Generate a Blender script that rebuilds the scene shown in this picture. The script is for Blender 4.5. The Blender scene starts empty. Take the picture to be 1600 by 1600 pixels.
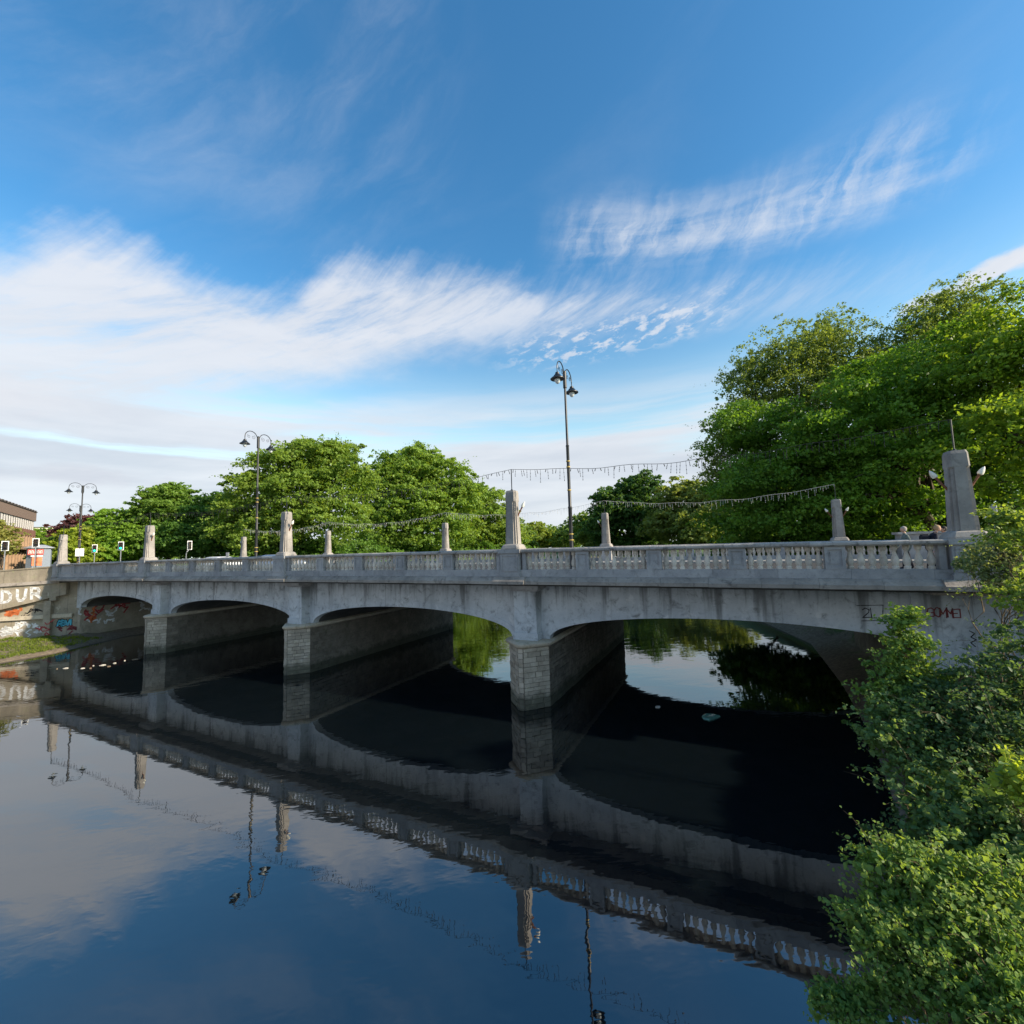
import bpy, math, random
import numpy as np
from mathutils import Vector, Matrix

random.seed(11)
rng = np.random.default_rng(11)
R = math.radians
SC = bpy.context.scene
COL = SC.collection

# ------------------------------------------------------------------ camera
F, PITCH, ROLL, EYE = 684.987, R(4.856), R(1.739), 7.124      # focal length for a picture 1600 wide
cam_d = bpy.data.cameras.new('camera')
cam_d.sensor_width = 36
cam_d.lens = 36 * F / 1600
cam_d.clip_start = 0.1
cam_d.clip_end = 4000
cam = bpy.data.objects.new('camera', cam_d)
COL.objects.link(cam)
_f = Vector((0, math.cos(PITCH), math.sin(PITCH)))
_u = Vector((0, -math.sin(PITCH), math.cos(PITCH)))
_r = Vector((1, 0, 0))
_R = _r * math.cos(ROLL) - _u * math.sin(ROLL)
_U = _r * math.sin(ROLL) + _u * math.cos(ROLL)
cam.matrix_world = Matrix(((_R.x, _U.x, -_f.x, 0), (_R.y, _U.y, -_f.y, 0), (_R.z, _U.z, -_f.z, EYE), (0, 0, 0, 1)))
SC.camera = cam


def ray(px, py):
    xs, ys = px - 800, 800 - py
    v = _R * xs + _U * ys + _f * F
    return v


def at(px, py, Y):
    """the point seen at a pixel of the photograph, Y metres ahead"""
    v = ray(px, py)
    return Vector((0, 0, EYE)) + v * (Y / v.y)


def azel(px, py):
    v = ray(px, py).normalized()
    return math.degrees(math.atan2(v.x, v.y)), math.degrees(math.asin(v.z))


# ------------------------------------------------------------------ light settings
SUN_AZ = R(-22)            # from +x, counter-clockwise
SUN_EL = R(26)
SUN_STRENGTH = 4.6
SKY_STRENGTH = 0.13
EXPOSURE = 0.85
SC.view_settings.view_transform = 'Standard'
SC.view_settings.look = 'None'
SC.view_settings.exposure = EXPOSURE
SC.view_settings.gamma = 1
SC.view_settings.use_curve_mapping = False
SC.render.engine = 'CYCLES'
SC.cycles.max_bounces = 8
SC.cycles.transparent_max_bounces = 8
SC.cycles.use_denoising = True
SC.cycles.sample_clamp_indirect = 6


# ------------------------------------------------------------------ node expressions
class Ex:
    def __init__(s, t, v):
        s.t, s.v = t, v

    def _op(s, op, *o, clamp=False):
        n = s.t.nodes.new('ShaderNodeMath')
        n.operation = op
        n.use_clamp = clamp
        for i, a in enumerate((s,) + o):
            a = a.v if isinstance(a, Ex) else a
            if isinstance(a, (int, float)):
                n.inputs[i].default_value = a
            else:
                s.t.links.new(a, n.inputs[i])
        return Ex(s.t, n.outputs[0])

    def __add__(s, o): return s._op('ADD', o)
    def __radd__(s, o): return s._op('ADD', o)
    def __sub__(s, o): return s._op('SUBTRACT', o)
    def __rsub__(s, o): return Ex(s.t, o)._op('SUBTRACT', s)
    def __mul__(s, o): return s._op('MULTIPLY', o)
    def __rmul__(s, o): return s._op('MULTIPLY', o)
    def __truediv__(s, o): return s._op('DIVIDE', o)
    def clamp(s): return s._op('ADD', 0.0, clamp=True)

    def ss(s, a, b):
        n = s.t.nodes.new('ShaderNodeMapRange')
        n.interpolation_type = 'SMOOTHSTEP'
        s.t.links.new(s.v, n.inputs[0])
        n.inputs[1].default_value, n.inputs[2].default_value = a, b
        return Ex(s.t, n.outputs[0])

    def curve(s, pts, lo, hi):
        """piecewise curve through (x, y) pairs, x in [lo, hi]; y any"""
        ys = [p[1] for p in pts]
        a, b = min(ys), max(ys) + 1e-6
        x = ((s - lo) / (hi - lo)).clamp()
        n = s.t.nodes.new('ShaderNodeFloatCurve')
        s.t.links.new(x.v, n.inputs[1])
        c = n.mapping.curves[0]
        pp = [((p[0] - lo) / (hi - lo), (p[1] - a) / (b - a)) for p in sorted(pts)]
        c.points[0].location = pp[0]
        c.points[1].location = pp[-1]
        for q in pp[1:-1]:
            c.points.new(*q)
        n.mapping.update()
        return Ex(s.t, n.outputs[0]) * (b - a) + a


def vec(t, x, y, z=0.0):
    n = t.nodes.new('ShaderNodeCombineXYZ')
    for i, a in enumerate((x, y, z)):
        if isinstance(a, Ex):
            t.links.new(a.v, n.inputs[i])
        else:
            n.inputs[i].default_value = a
    return n.outputs[0]


def noise(t, v, scale=1, detail=4, rough=.55, dist=0.0, out=0):
    n = t.nodes.new('ShaderNodeTexNoise')
    if v is not None:
        t.links.new(v, n.inputs['Vector'])
    n.inputs['Scale'].default_value = scale
    n.inputs['Detail'].default_value = detail
    n.inputs['Roughness'].default_value = rough
    n.inputs['Distortion'].default_value = dist
    return Ex(t, n.outputs[out])


def mixc(t, f, a, b):
    n = t.nodes.new('ShaderNodeMix')
    n.data_type = 'RGBA'
    for i, v in ((0, f), (6, a), (7, b)):
        if isinstance(v, Ex):
            t.links.new(v.v, n.inputs[i])
        elif isinstance(v, (int, float)):
            n.inputs[i].default_value = v
        elif isinstance(v, tuple):
            n.inputs[i].default_value = (*v[:3], 1)
        else:
            t.links.new(v, n.inputs[i])
    return n.outputs[2]


# ------------------------------------------------------------------ world
W = bpy.data.worlds.new('World')
SC.world = W
W.use_nodes = True
wt = W.node_tree
wt.nodes.clear()
tc = wt.nodes.new('ShaderNodeTexCoord')
sep = wt.nodes.new('ShaderNodeSeparateXYZ')
wt.links.new(tc.outputs['Generated'], sep.inputs[0])
DX, DY, DZ = (Ex(wt, sep.outputs[i]) for i in range(3))
AZ = DX._op('ARCTAN2', DY._op('ABSOLUTE')) * 57.29578
EL = DZ._op('ARCSINE') * 57.29578


def rot(deg):
    c, s = math.cos(R(deg)), math.sin(R(deg))
    return AZ * c + EL * s, EL * c - AZ * s


def edge(pts):
    return [azel(*p) for p in pts]


warp = (noise(wt, vec(wt, AZ * .05, EL * .09), 1, 5, .6) - .5)
warp2 = (noise(wt, vec(wt, AZ * .2, EL * .4, 3.0), 1, 6, .62) - .5)
# A: the big cirrus bank from the left
upA = AZ.curve(edge([(-500, 260), (0, 385), (170, 372), (330, 440), (420, 455), (540, 405), (700, 425), (900, 440), (1100, 436), (1300, 420), (1500, 408)]), -75, 50)
loA = AZ.curve(edge([(-500, 650), (0, 660), (120, 640), (300, 610), (500, 585), (620, 555), (800, 525), (950, 505), (1100, 485), (1300, 455), (1500, 425)]), -75, 50)
s5, t5 = rot(48)
fineA0 = noise(wt, vec(wt, s5 * .06 + warp * .4, t5 * .42 + warp * .6, 71.0), 1.0, 8, .66, .2)
eA = EL + warp * 6 + warp2 * 3.0
mA = (upA - eA + (fineA0 - .5) * 5.0).ss(-1.6, 3.6) * (eA - loA).ss(-3.5, 2.5)
s1, t1 = rot(12)
nA = noise(wt, vec(wt, s1 * .035 + warp * .5, t1 * .17 + warp * .6, 1.0), 1.0, 9, .62, .25)
leftness = AZ.ss(34, -26)
s4, t4 = rot(24)
fineA = noise(wt, vec(wt, s4 * .09 + warp * .7, t4 * .55 + warp * 1.0, 51.0), 1.0, 9, .68, .15)
cA = mA * ((nA * .50 + fineA * .54 + leftness * .13).ss(.37, .68)) * (leftness * .26 + .66)
# B: soft streaks low over the horizon
nB = noise(wt, vec(wt, AZ * .022 + warp * .2, EL * .24 + warp * .5, 5.0), 1, 7, .55, .3)
mB = EL.ss(23, 14) * (AZ.ss(52, 22) * .5 + .5)
cB = mB * (nB + EL.ss(17, 6) * .42).ss(.40, .66) * .93
# C: wisps high on the right
axC, ayC = azel(860, 375)
bxC, byC = azel(1560, 205)
angC = math.degrees(math.atan2(byC - ayC, bxC - axC))
cC_, sC_ = math.cos(R(angC)), math.sin(R(angC))
sC = (AZ - axC) * cC_ + (EL - ayC) * sC_
tC = (EL - ayC) * cC_ - (AZ - axC) * sC_
LC = math.hypot(bxC - axC, byC - ayC)
tCw = tC + warp * 5 + warp2 * 1.5
mC = sC.ss(-3, 7) * sC.ss(LC + 3, LC - 9) * (tCw._op('ABSOLUTE')).ss(5.0, .2)
s2, t2 = rot(52)
nC = noise(wt, vec(wt, s2 * .05 + warp * .5, t2 * .24 + warp2 * .9 + warp * .5, 9.0), 1, 9, .66, .3)
nC2 = noise(wt, vec(wt, sC * .05, tC * .30, 19.0), 1, 8, .6, .3)
cC = mC * (nC * .6 + nC2 * .5).ss(.42, .74) * .80
# D: thin veil at the upper left
s3, t3 = rot(35)
nD = noise(wt, vec(wt, s3 * .02 + warp * .4, t3 * .05, 23.0), 1, 7, .55, .6)
mD = EL.ss(28, 40) * AZ.ss(2, -20)
fineD = noise(wt, vec(wt, s3 * .06, t3 * .22 + warp * 1.2, 61.0), 1, 8, .64, .3)
cD = mD * (nD * .6 + fineD * .4).ss(.42, .76) * .28
# veil over the whole sky, very thin
nV = noise(wt, vec(wt, s1 * .02, t1 * .06, 31.0), 1, 7, .6, .5)
cV = nV.ss(.50, .85) * .08 * EL.ss(6, 14)
# E: small puffs
nE = noise(wt, vec(wt, AZ * .46, EL * 1.05 - AZ * .12, 13.0), 1, 6, .6, .2)
exa, eya = azel(960, 525)
mE = (AZ - exa)._op('ABSOLUTE').ss(19, 6) * (EL + (AZ - exa) * -.07 - eya)._op('ABSOLUTE').ss(3.0, .8)
cE = mE * nE.ss(.48, .62) * .72
# G: bright cloud at the right edge and a low one at the left
gx, gy = azel(1545, 426)
gd = (((AZ - gx) / 5.2)._op('POWER', 2) + (((EL - gy) - (AZ - gx) * .16) / 1.0)._op('POWER', 2))._op('SQRT') + warp2 * 2.0
cG = gd.ss(1.15, .45) * .95
hx, hy = azel(95, 742)
hd = (((AZ - hx) / 8)._op('POWER', 2) + ((EL - hy) / 1.1)._op('POWER', 2))._op('SQRT') + warp2 * 2.4
cH = hd.ss(1.2, .3) * .75
cloud = 1.0 - (1.0 - cA) * (1.0 - cB) * (1.0 - cC) * (1.0 - cD) * (1.0 - cE) * (1.0 - cG) * (1.0 - cH) * (1.0 - cV)
cloud = cloud.clamp() * DZ.ss(-.02, .03)

sky = wt.nodes.new('ShaderNodeTexSky')
sky.sky_type = 'NISHITA'
sky.sun_disc = False
sky.sun_elevation = SUN_EL
sky.sun_rotation = math.pi / 2 - SUN_AZ
sky.air_density = 1.0
sky.dust_density = 0.6
sky.ozone_density = 1.6
hsv = wt.nodes.new('ShaderNodeHueSaturation')
wt.links.new((EL.ss(7, 32) * .78 + .50).v, hsv.inputs['Saturation'])
hsv.inputs['Value'].default_value = 1.03
wt.links.new(sky.outputs[0], hsv.inputs['Color'])
shade = noise(wt, vec(wt, AZ * .03, EL * .30, 41.0), 1, 5, .55).ss(.35, .7)
ccol = mixc(wt, (shade * EL.ss(19, 8) * .8 + (nA.ss(.60, .40)) * .25).clamp(), (3.5, 3.62, 3.88), (2.6, 2.82, 3.22))
tintn = wt.nodes.new('ShaderNodeMix')
tintn.data_type = 'RGBA'
tintn.blend_type = 'MULTIPLY'
tintn.inputs[0].default_value = 1
wt.links.new(hsv.outputs[0], tintn.inputs[6])
tintn.inputs[7].default_value = (.80, 1.04, 1.0, 1)
skyc = mixc(wt, cloud, tintn.outputs[2], ccol)
bg = wt.nodes.new('ShaderNodeBackground')
bg.inputs['Strength'].default_value = SKY_STRENGTH
wt.links.new(skyc, bg.inputs[0])
wo = wt.nodes.new('ShaderNodeOutputWorld')
wt.links.new(bg.outputs[0], wo.inputs[0])

# ------------------------------------------------------------------ sun
sun_d = bpy.data.lights.new('sun', 'SUN')
sun_d.energy = SUN_STRENGTH
sun_d.angle = R(0.9)
sun_d.color = (1.0, .84, .64)
sun = bpy.data.objects.new('sun', sun_d)
COL.objects.link(sun)
sd = Vector((math.cos(SUN_EL) * math.cos(SUN_AZ), math.cos(SUN_EL) * math.sin(SUN_AZ), math.sin(SUN_EL)))
sun.rotation_euler = sd.to_track_quat('Z', 'Y').to_euler()


# ------------------------------------------------------------------ materials
MATS = {}


def new_mat(name):
    m = bpy.data.materials.new(name)
    m.use_nodes = True
    t = m.node_tree
    t.nodes.clear()
    o = t.nodes.new('ShaderNodeOutputMaterial')
    p = t.nodes.new('ShaderNodeBsdfPrincipled')
    t.links.new(p.outputs[0], o.inputs[0])
    MATS[name] = m
    return m, t, p, o


def setc(t, sock, v):
    if isinstance(v, tuple):
        sock.default_value = (*v[:3], 1)
    elif isinstance(v, Ex):
        t.links.new(v.v, sock)
    elif isinstance(v, (int, float)):
        sock.default_value = v
    else:
        t.links.new(v, sock)


def plain(name, col, rough=.6, metal=0.0, spec=.4, var=.12, scale=6.0, emit=0.0):
    m, t, p, o = new_mat(name)
    tcn = t.nodes.new('ShaderNodeTexCoord')
    n = noise(t, tcn.outputs['Object'], scale, 5, .6)
    setc(t, p.inputs['Base Color'], mixc(t, n.ss(.3, .75), tuple(c * (1 - var) for c in col), tuple(min(1, c * (1 + var)) for c in col)))
    p.inputs['Roughness'].default_value = rough
    p.inputs['Metallic'].default_value = metal
    p.inputs['Specular IOR Level'].default_value = spec
    if emit:
        p.inputs['Emission Color'].default_value = (*col, 1)
        p.inputs['Emission Strength'].default_value = emit
    return m


def stone(name, a, b, dark, scale=1.0, darkness=.5, bump=.25, streak=0.0, light=None, moss=None, rnd=.0, fine=9.0, tide=False):
    """weathered stone or concrete: mottled a/b, blotches of dark, optional runs of dirt"""
    m, t, p, o = new_mat(name)
    g = t.nodes.new('ShaderNodeNewGeometry')
    pos = g.outputs['Position']
    oi = t.nodes.new('ShaderNodeObjectInfo')
    n1 = noise(t, pos, .9 * scale, 6, .62, .3)
    c = mixc(t, n1.ss(.32, .68), a, b)
    n2 = noise(t, pos, 2.6 * scale, 7, .68, .6)
    c = mixc(t, n2.ss(.50, .74) * darkness, c, dark)
    n3 = noise(t, pos, fine * scale, 4, .7)
    c = mixc(t, n3.ss(.52, .75) * .30, c, dark)
    if light:
        n5 = noise(t, pos, 1.3 * scale, 6, .7, .8)
        c = mixc(t, n5.ss(.56, .70) * .55, c, light)
    if streak:
        sp = t.nodes.new('ShaderNodeSeparateXYZ')
        t.links.new(pos, sp.inputs[0])
        x, y, z = (Ex(t, sp.outputs[i]) for i in range(3))
        al = x * .8975 - y * .4411
        s = noise(t, vec(t, al * 1.5, x * .0 + 3.0, z * .10), 1, 5, .62, .15)
        reach = noise(t, vec(t, al * .9, 7.0, 0.0), 1, 4, .6)
        c = mixc(t, (s + (z - 5.6) * .085 + (reach - .5) * .36).ss(.43, .60) * streak, c, dark)
        s3 = noise(t, vec(t, al * 5.5, 17.0, z * .25), 1, 4, .65, .1)
        c = mixc(t, (s3 + (z - 5.4) * .15 + (reach - .5) * .50).ss(.48, .64) * streak * .60, c, dark)
        fr = ((al + (s3 - .5) * .12) / 3.3)._op('FRACT')
        c = mixc(t, (fr - .5)._op('ABSOLUTE').ss(.012, .004) * .55 * reach.ss(.35, .6), c, dark)
        s2 = noise(t, vec(t, al * .55, 11.0, z * .06), 1, 4, .6, .1)
        c = mixc(t, s2.ss(.52, .66) * streak * .40, c, tuple(k * .62 for k in a))
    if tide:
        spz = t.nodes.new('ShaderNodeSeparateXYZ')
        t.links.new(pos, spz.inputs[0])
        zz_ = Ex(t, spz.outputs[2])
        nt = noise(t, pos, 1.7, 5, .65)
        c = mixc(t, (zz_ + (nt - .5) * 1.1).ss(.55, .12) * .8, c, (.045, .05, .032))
    if moss:
        n4 = noise(t, pos, 3.0, 5, .65)
        c = mixc(t, n4.ss(.56, .70) * .6, c, moss)
    if rnd:
        rr = Ex(t, oi.outputs['Random'])
        hv = t.nodes.new('ShaderNodeHueSaturation')
        t.links.new(c, hv.inputs['Color'])
        t.links.new((rr * rnd + (1 - rnd / 2)).v, hv.inputs['Value'])
        c = hv.outputs[0]
    setc(t, p.inputs['Base Color'], c)
    p.inputs['Roughness'].default_value = .88
    p.inputs['Specular IOR Level'].default_value = .25
    bp = t.nodes.new('ShaderNodeBump')
    bp.inputs['Strength'].default_value = bump
    bp.inputs['Distance'].default_value = .03
    hb = noise(t, pos, 14, 6, .7)
    t.links.new(hb.v, bp.inputs['Height'])
    t.links.new(bp.outputs[0], p.inputs['Normal'])
    return m


stone('concrete', (.43, .46, .485), (.55, .58, .60), (.095, .098, .095), .9, .78, .25, .72, (.72, .73, .73))
stone('parapet_stone', (.265, .265, .27), (.37, .365, .36), (.09, .088, .085), 1.2, .5, .3, 0, None, None, .22)
stone('baluster_stone', (.49, .44, .375), (.62, .56, .48), (.10, .09, .08), 1.6, .6, .3, 0, None, None, .5)
stone('cope_stone', (.30, .285, .27), (.42, .40, .375), (.04, .04, .038), 1.5, .85, .4, 0, (.42, .40, .37), None, .3)
stone('cornice_stone', (.23, .205, .18), (.34, .305, .265), (.05, .046, .043), 1.0, .7, .4, 0, None, None, .3)
stone('pylon_stone', (.23, .215, .20), (.33, .31, .285), (.10, .095, .088), 1.2, .55, .3)
stone('pier_stone', (.31, .27, .21), (.43, .38, .305), (.085, .075, .058), 1.6, .5, .45, 0, (.44, .41, .35), (.24, .23, .15), .40, 9.0, True)
stone('shade_tint_stone', (.15, .130, .102), (.23, .20, .162), (.045, .04, .032), 1.6, .6, .45, 0, None, (.09, .10, .06), .40, 9.0, True)  # pier stone with under-arch shade put into its colour, plus algae and tide band
stone('pier_joint', (.10, .09, .075), (.15, .13, .11), (.05, .045, .04), 2, .4, .4)
stone('cap_stone', (.42, .37, .29), (.52, .46, .36), (.16, .14, .10), 1.5, .6, .4, 0, None, (.25, .26, .13))
stone('wall_concrete', (.26, .225, .17), (.36, .315, .245), (.10, .088, .068), .8, .5, .3, .25, (.62, .57, .48), (.28, .29, .17))
stone('soffit_concrete', (.065, .065, .063), (.11, .107, .10), (.05, .05, .05), .5, .6, .3)  # soffit colour darkened to deepen the shade under the arches
plain('black_iron', (.012, .014, .016), .42, .0, .5, .3, 9)
plain('gold_paint', (.45, .33, .09), .45, .3, .5, .1)
plain('lamp_glass', (.62, .66, .68), .12, 0, .6, .05)
plain('torch_glass', (.78, .76, .66), .35, 0, .5, .08)
plain('rust_iron', (.20, .09, .05), .7, .1, .3, .35, 14)
plain('grey_steel', (.30, .32, .34), .45, .6, .4, .1)
plain('wire_dark', (.012, .012, .014), .7)
plain('wire_pale', (.55, .54, .50), .6)
plain('white_paint', (.80, .80, .78), .5, 0, .4, .05)
plain('traffic_black', (.012, .012, .013), .55)
plain('lens_dark', (.05, .012, .01), .2)
plain('lens_amber', (.06, .035, .01), .2)
plain('lens_green', (.02, .75, .42), .3, 0, .4, 0, 1, 2.5)
plain('bark', (.075, .058, .042), .9, 0, .2, .35, 5)
plain('twig', (.13, .10, .06), .85, 0, .2, .3, 8)
plain('asphalt', (.05, .05, .052), .9, 0, .2, .15, 3)
plain('paving', (.28, .27, .255), .85, 0, .2, .15, 2.5)
plain('graffiti_white', (.72, .73, .73), .7, 0, .3, .22, 3)
plain('graffiti_cyan', (.09, .42, .55), .6, 0, .3, .15, 3)
plain('graffiti_black', (.012, .012, .014), .6, 0, .3, .2, 3)
plain('graffiti_red', (.38, .055, .06), .65, 0, .3, .35, 3)
plain('graffiti_orange', (.60, .17, .06), .65, 0, .3, .3, 3)
plain('graffiti_maroon', (.20, .045, .05), .65, 0, .3, .3, 3)
for _n in ('white', 'cyan', 'black', 'red', 'orange', 'maroon'):
    _m = MATS['graffiti_' + _n]
    _t = _m.node_tree
    _o = [q for q in _t.nodes if q.type == 'OUTPUT_MATERIAL'][0]
    _p = [q for q in _t.nodes if q.type == 'BSDF_PRINCIPLED'][0]
    _g = _t.nodes.new('ShaderNodeNewGeometry')
    _w = noise(_t, _g.outputs['Position'], 4.5, 7, .7, .4)
    _tr = _t.nodes.new('ShaderNodeBsdfTransparent')
    _ms = _t.nodes.new('ShaderNodeMixShader')
    _t.links.new((_w.ss(.50, .68) * .55 + .03).v, _ms.inputs[0])
    _t.links.new(_p.outputs[0], _ms.inputs[1])
    _t.links.new(_tr.outputs[0], _ms.inputs[2])
    _t.links.new(_ms.outputs[0], _o.inputs[0])
plain('car_silver', (.34, .37, .42), .28, .55, .5, .03)
plain('car_white', (.72, .72, .71), .3, 0, .5, .03)
plain('car_dark', (.03, .033, .04), .28, .2, .5, .05)
plain('car_glass', (.012, .015, .018), .06, 0, .6, .0)
plain('rubber', (.012, .012, .012), .85)
plain('skin', (.50, .30, .21), .55, 0, .35, .06)
plain('hair_grey', (.34, .31, .28), .8)
plain('hair_fair', (.36, .24, .13), .8)
plain('hair_black', (.012, .01, .009), .7)
plain('cloth_dark', (.014, .016, .026), .85, 0, .2, .25)
plain('cloth_green', (.13, .16, .15), .85, 0, .2, .2)
plain('cloth_pink', (.48, .20, .20), .85, 0, .2, .2)
plain('cloth_white', (.72, .72, .70), .85, 0, .2, .1)
plain('sign_blue', (.02, .16, .34), .4)
plain('kiosk_grey', (.22, .26, .31), .5, 0, .4, .08)
plain('kiosk_roof', (.32, .34, .37), .6, 0, .4, .1)
plain('kiosk_red', (.50, .10, .08), .5, 0, .4, .15)
plain('poster_orange', (.72, .22, .10), .5, 0, .4, .3, 2.5)
plain('pane', (.035, .045, .06), .12, 0, .6, .4, .8)
plain('window_white', (.50, .50, .50), .5, 0, .4, .04)
plain('tan_concrete', (.33, .225, .145), .85, 0, .25, .15, 1.5)
plain('dark_fascia', (.10, .085, .08), .8, 0, .25, .2, 1.5)
plain('cream_render', (.66, .61, .50), .8, 0, .25, .06, .5)
plain('beige_brick', (.40, .30, .22), .85, 0, .25, .12, 1)
plain('litter_pale', (.42, .40, .35), .7, 0, .3, .15, 5)
plain('litter_brown', (.20, .15, .10), .8, 0, .3, .2, 5)
plain('green_glass', (.10, .22, .17), .2, 0, .5, .2, 5)

# brick for the office block: courses too far off to pick apart
m, t, p, o = new_mat('far_brick')
tcn = t.nodes.new('ShaderNodeTexCoord')
bt = t.nodes.new('ShaderNodeTexBrick')
t.links.new(tcn.outputs['Object'], bt.inputs['Vector'])
bt.inputs['Scale'].default_value = 2.2
bt.inputs['Color1'].default_value = (.25, .115, .075, 1)
bt.inputs['Color2'].default_value = (.18, .08, .055, 1)
bt.inputs['Mortar'].default_value = (.20, .14, .11, 1)
t.links.new(bt.outputs['Color'], p.inputs['Base Color'])
p.inputs['Roughness'].default_value = .9

# water
m, t, p, o = new_mat('water')
g = t.nodes.new('ShaderNodeNewGeometry')
spx = t.nodes.new('ShaderNodeSeparateXYZ')
t.links.new(g.outputs['Position'], spx.inputs[0])
wx, wy = Ex(t, spx.outputs[0]), Ex(t, spx.outputs[1])
murk = noise(t, g.outputs['Position'], .05, 3, .5)
setc(t, p.inputs['Base Color'], mixc(t, murk.ss(.3, .7), (.0028, .0052, .0070), (.0048, .0080, .0100)))
p.inputs['Roughness'].default_value = .015
p.inputs['IOR'].default_value = 2.5
h1 = noise(t, vec(t, wx * .55 + wy * .18, wy * 1.1 - wx * .2), 1, 3, .5, .4)
h2 = noise(t, vec(t, wx * 2.2, wy * 4.2, 4.0), 1, 2, .5, .3)
calm = noise(t, vec(t, wx * .045, wy * .07, 9.0), 1, 3, .5, .5).ss(.36, .66)
bp = t.nodes.new('ShaderNodeBump')
bp.inputs['Strength'].default_value = 1.0
bp.inputs['Distance'].default_value = 1.0
t.links.new(((h1 * .0060 + h2 * .0011) * (calm * .7 + .3 + (wy - wx * .3).ss(26, 40) * 1.2)).v, bp.inputs['Height'])
t.links.new(bp.outputs[0], p.inputs['Normal'])

# ground: grass, soil and mud by noise and height above the river
m, t, p, o = new_mat('ground')
g = t.nodes.new('ShaderNodeNewGeometry')
sp = t.nodes.new('ShaderNodeSeparateXYZ')
t.links.new(g.outputs['Position'], sp.inputs[0])
z = Ex(t, sp.outputs[2])
n1 = noise(t, g.outputs['Position'], .8, 6, .65)
n2 = noise(t, g.outputs['Position'], 5, 5, .7)
soil = mixc(t, n2.ss(.3, .7), (.10, .078, .052), (.21, .17, .12))
grass = mixc(t, n2.ss(.3, .7), (.045, .085, .018), (.10, .15, .03))
c = mixc(t, (n1 * .7 + z * .22).ss(.40, .62), soil, grass)
setc(t, p.inputs['Base Color'], c)
p.inputs['Roughness'].default_value = .95
bp = t.nodes.new('ShaderNodeBump')
bp.inputs['Strength'].default_value = .6
bp.inputs['Distance'].default_value = .1
t.links.new(n2.v, bp.inputs['Height'])
t.links.new(bp.outputs[0], p.inputs['Normal'])


def leaf_mat(name, transl=.35, rough=.5):
    m, t, p, o = new_mat(name)
    at_ = t.nodes.new('ShaderNodeAttribute')
    at_.attribute_name = 'tint'
    setc(t, p.inputs['Base Color'], at_.outputs['Color'])
    p.inputs['Roughness'].default_value = rough
    p.inputs['Specular IOR Level'].default_value = .25
    tr = t.nodes.new('ShaderNodeBsdfTranslucent')
    mm = t.nodes.new('ShaderNodeMix')
    mm.data_type = 'RGBA'
    mm.blend_type = 'MULTIPLY'
    mm.inputs[0].default_value = 1
    t.links.new(at_.outputs['Color'], mm.inputs[6])
    mm.inputs[7].default_value = (1.65, 1.45, .55, 1)
    t.links.new(mm.outputs[2], tr.inputs[0])
    ms = t.nodes.new('ShaderNodeMixShader')
    ms.inputs[0].default_value = transl
    t.links.new(p.outputs[0], ms.inputs[1])
    t.links.new(tr.outputs[0], ms.inputs[2])
    t.links.new(ms.outputs[0], o.inputs[0])
    return m


leaf_mat('leaf', .50)


# ------------------------------------------------------------------ mesh helpers
def tag(o, label=None, cat=None, group=None, kind=None):
    if label: o['label'] = label
    if cat: o['category'] = cat
    if group: o['group'] = group
    if kind: o['kind'] = kind
    return o


def empty(name, loc=(0, 0, 0), rz=0.0, parent=None):
    o = bpy.data.objects.new(name, None)
    COL.objects.link(o)
    o.location = loc
    o.rotation_euler = (0, 0, rz)
    if parent: o.parent = parent
    return o


def mesh_obj(name, me, parent=None, loc=None, rz=None):
    o = bpy.data.objects.new(name, me)
    COL.objects.link(o)
    if parent: o.parent = parent
    if loc is not None: o.location = loc
    if rz is not None: o.rotation_euler = (0, 0, rz)
    return o


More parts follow.
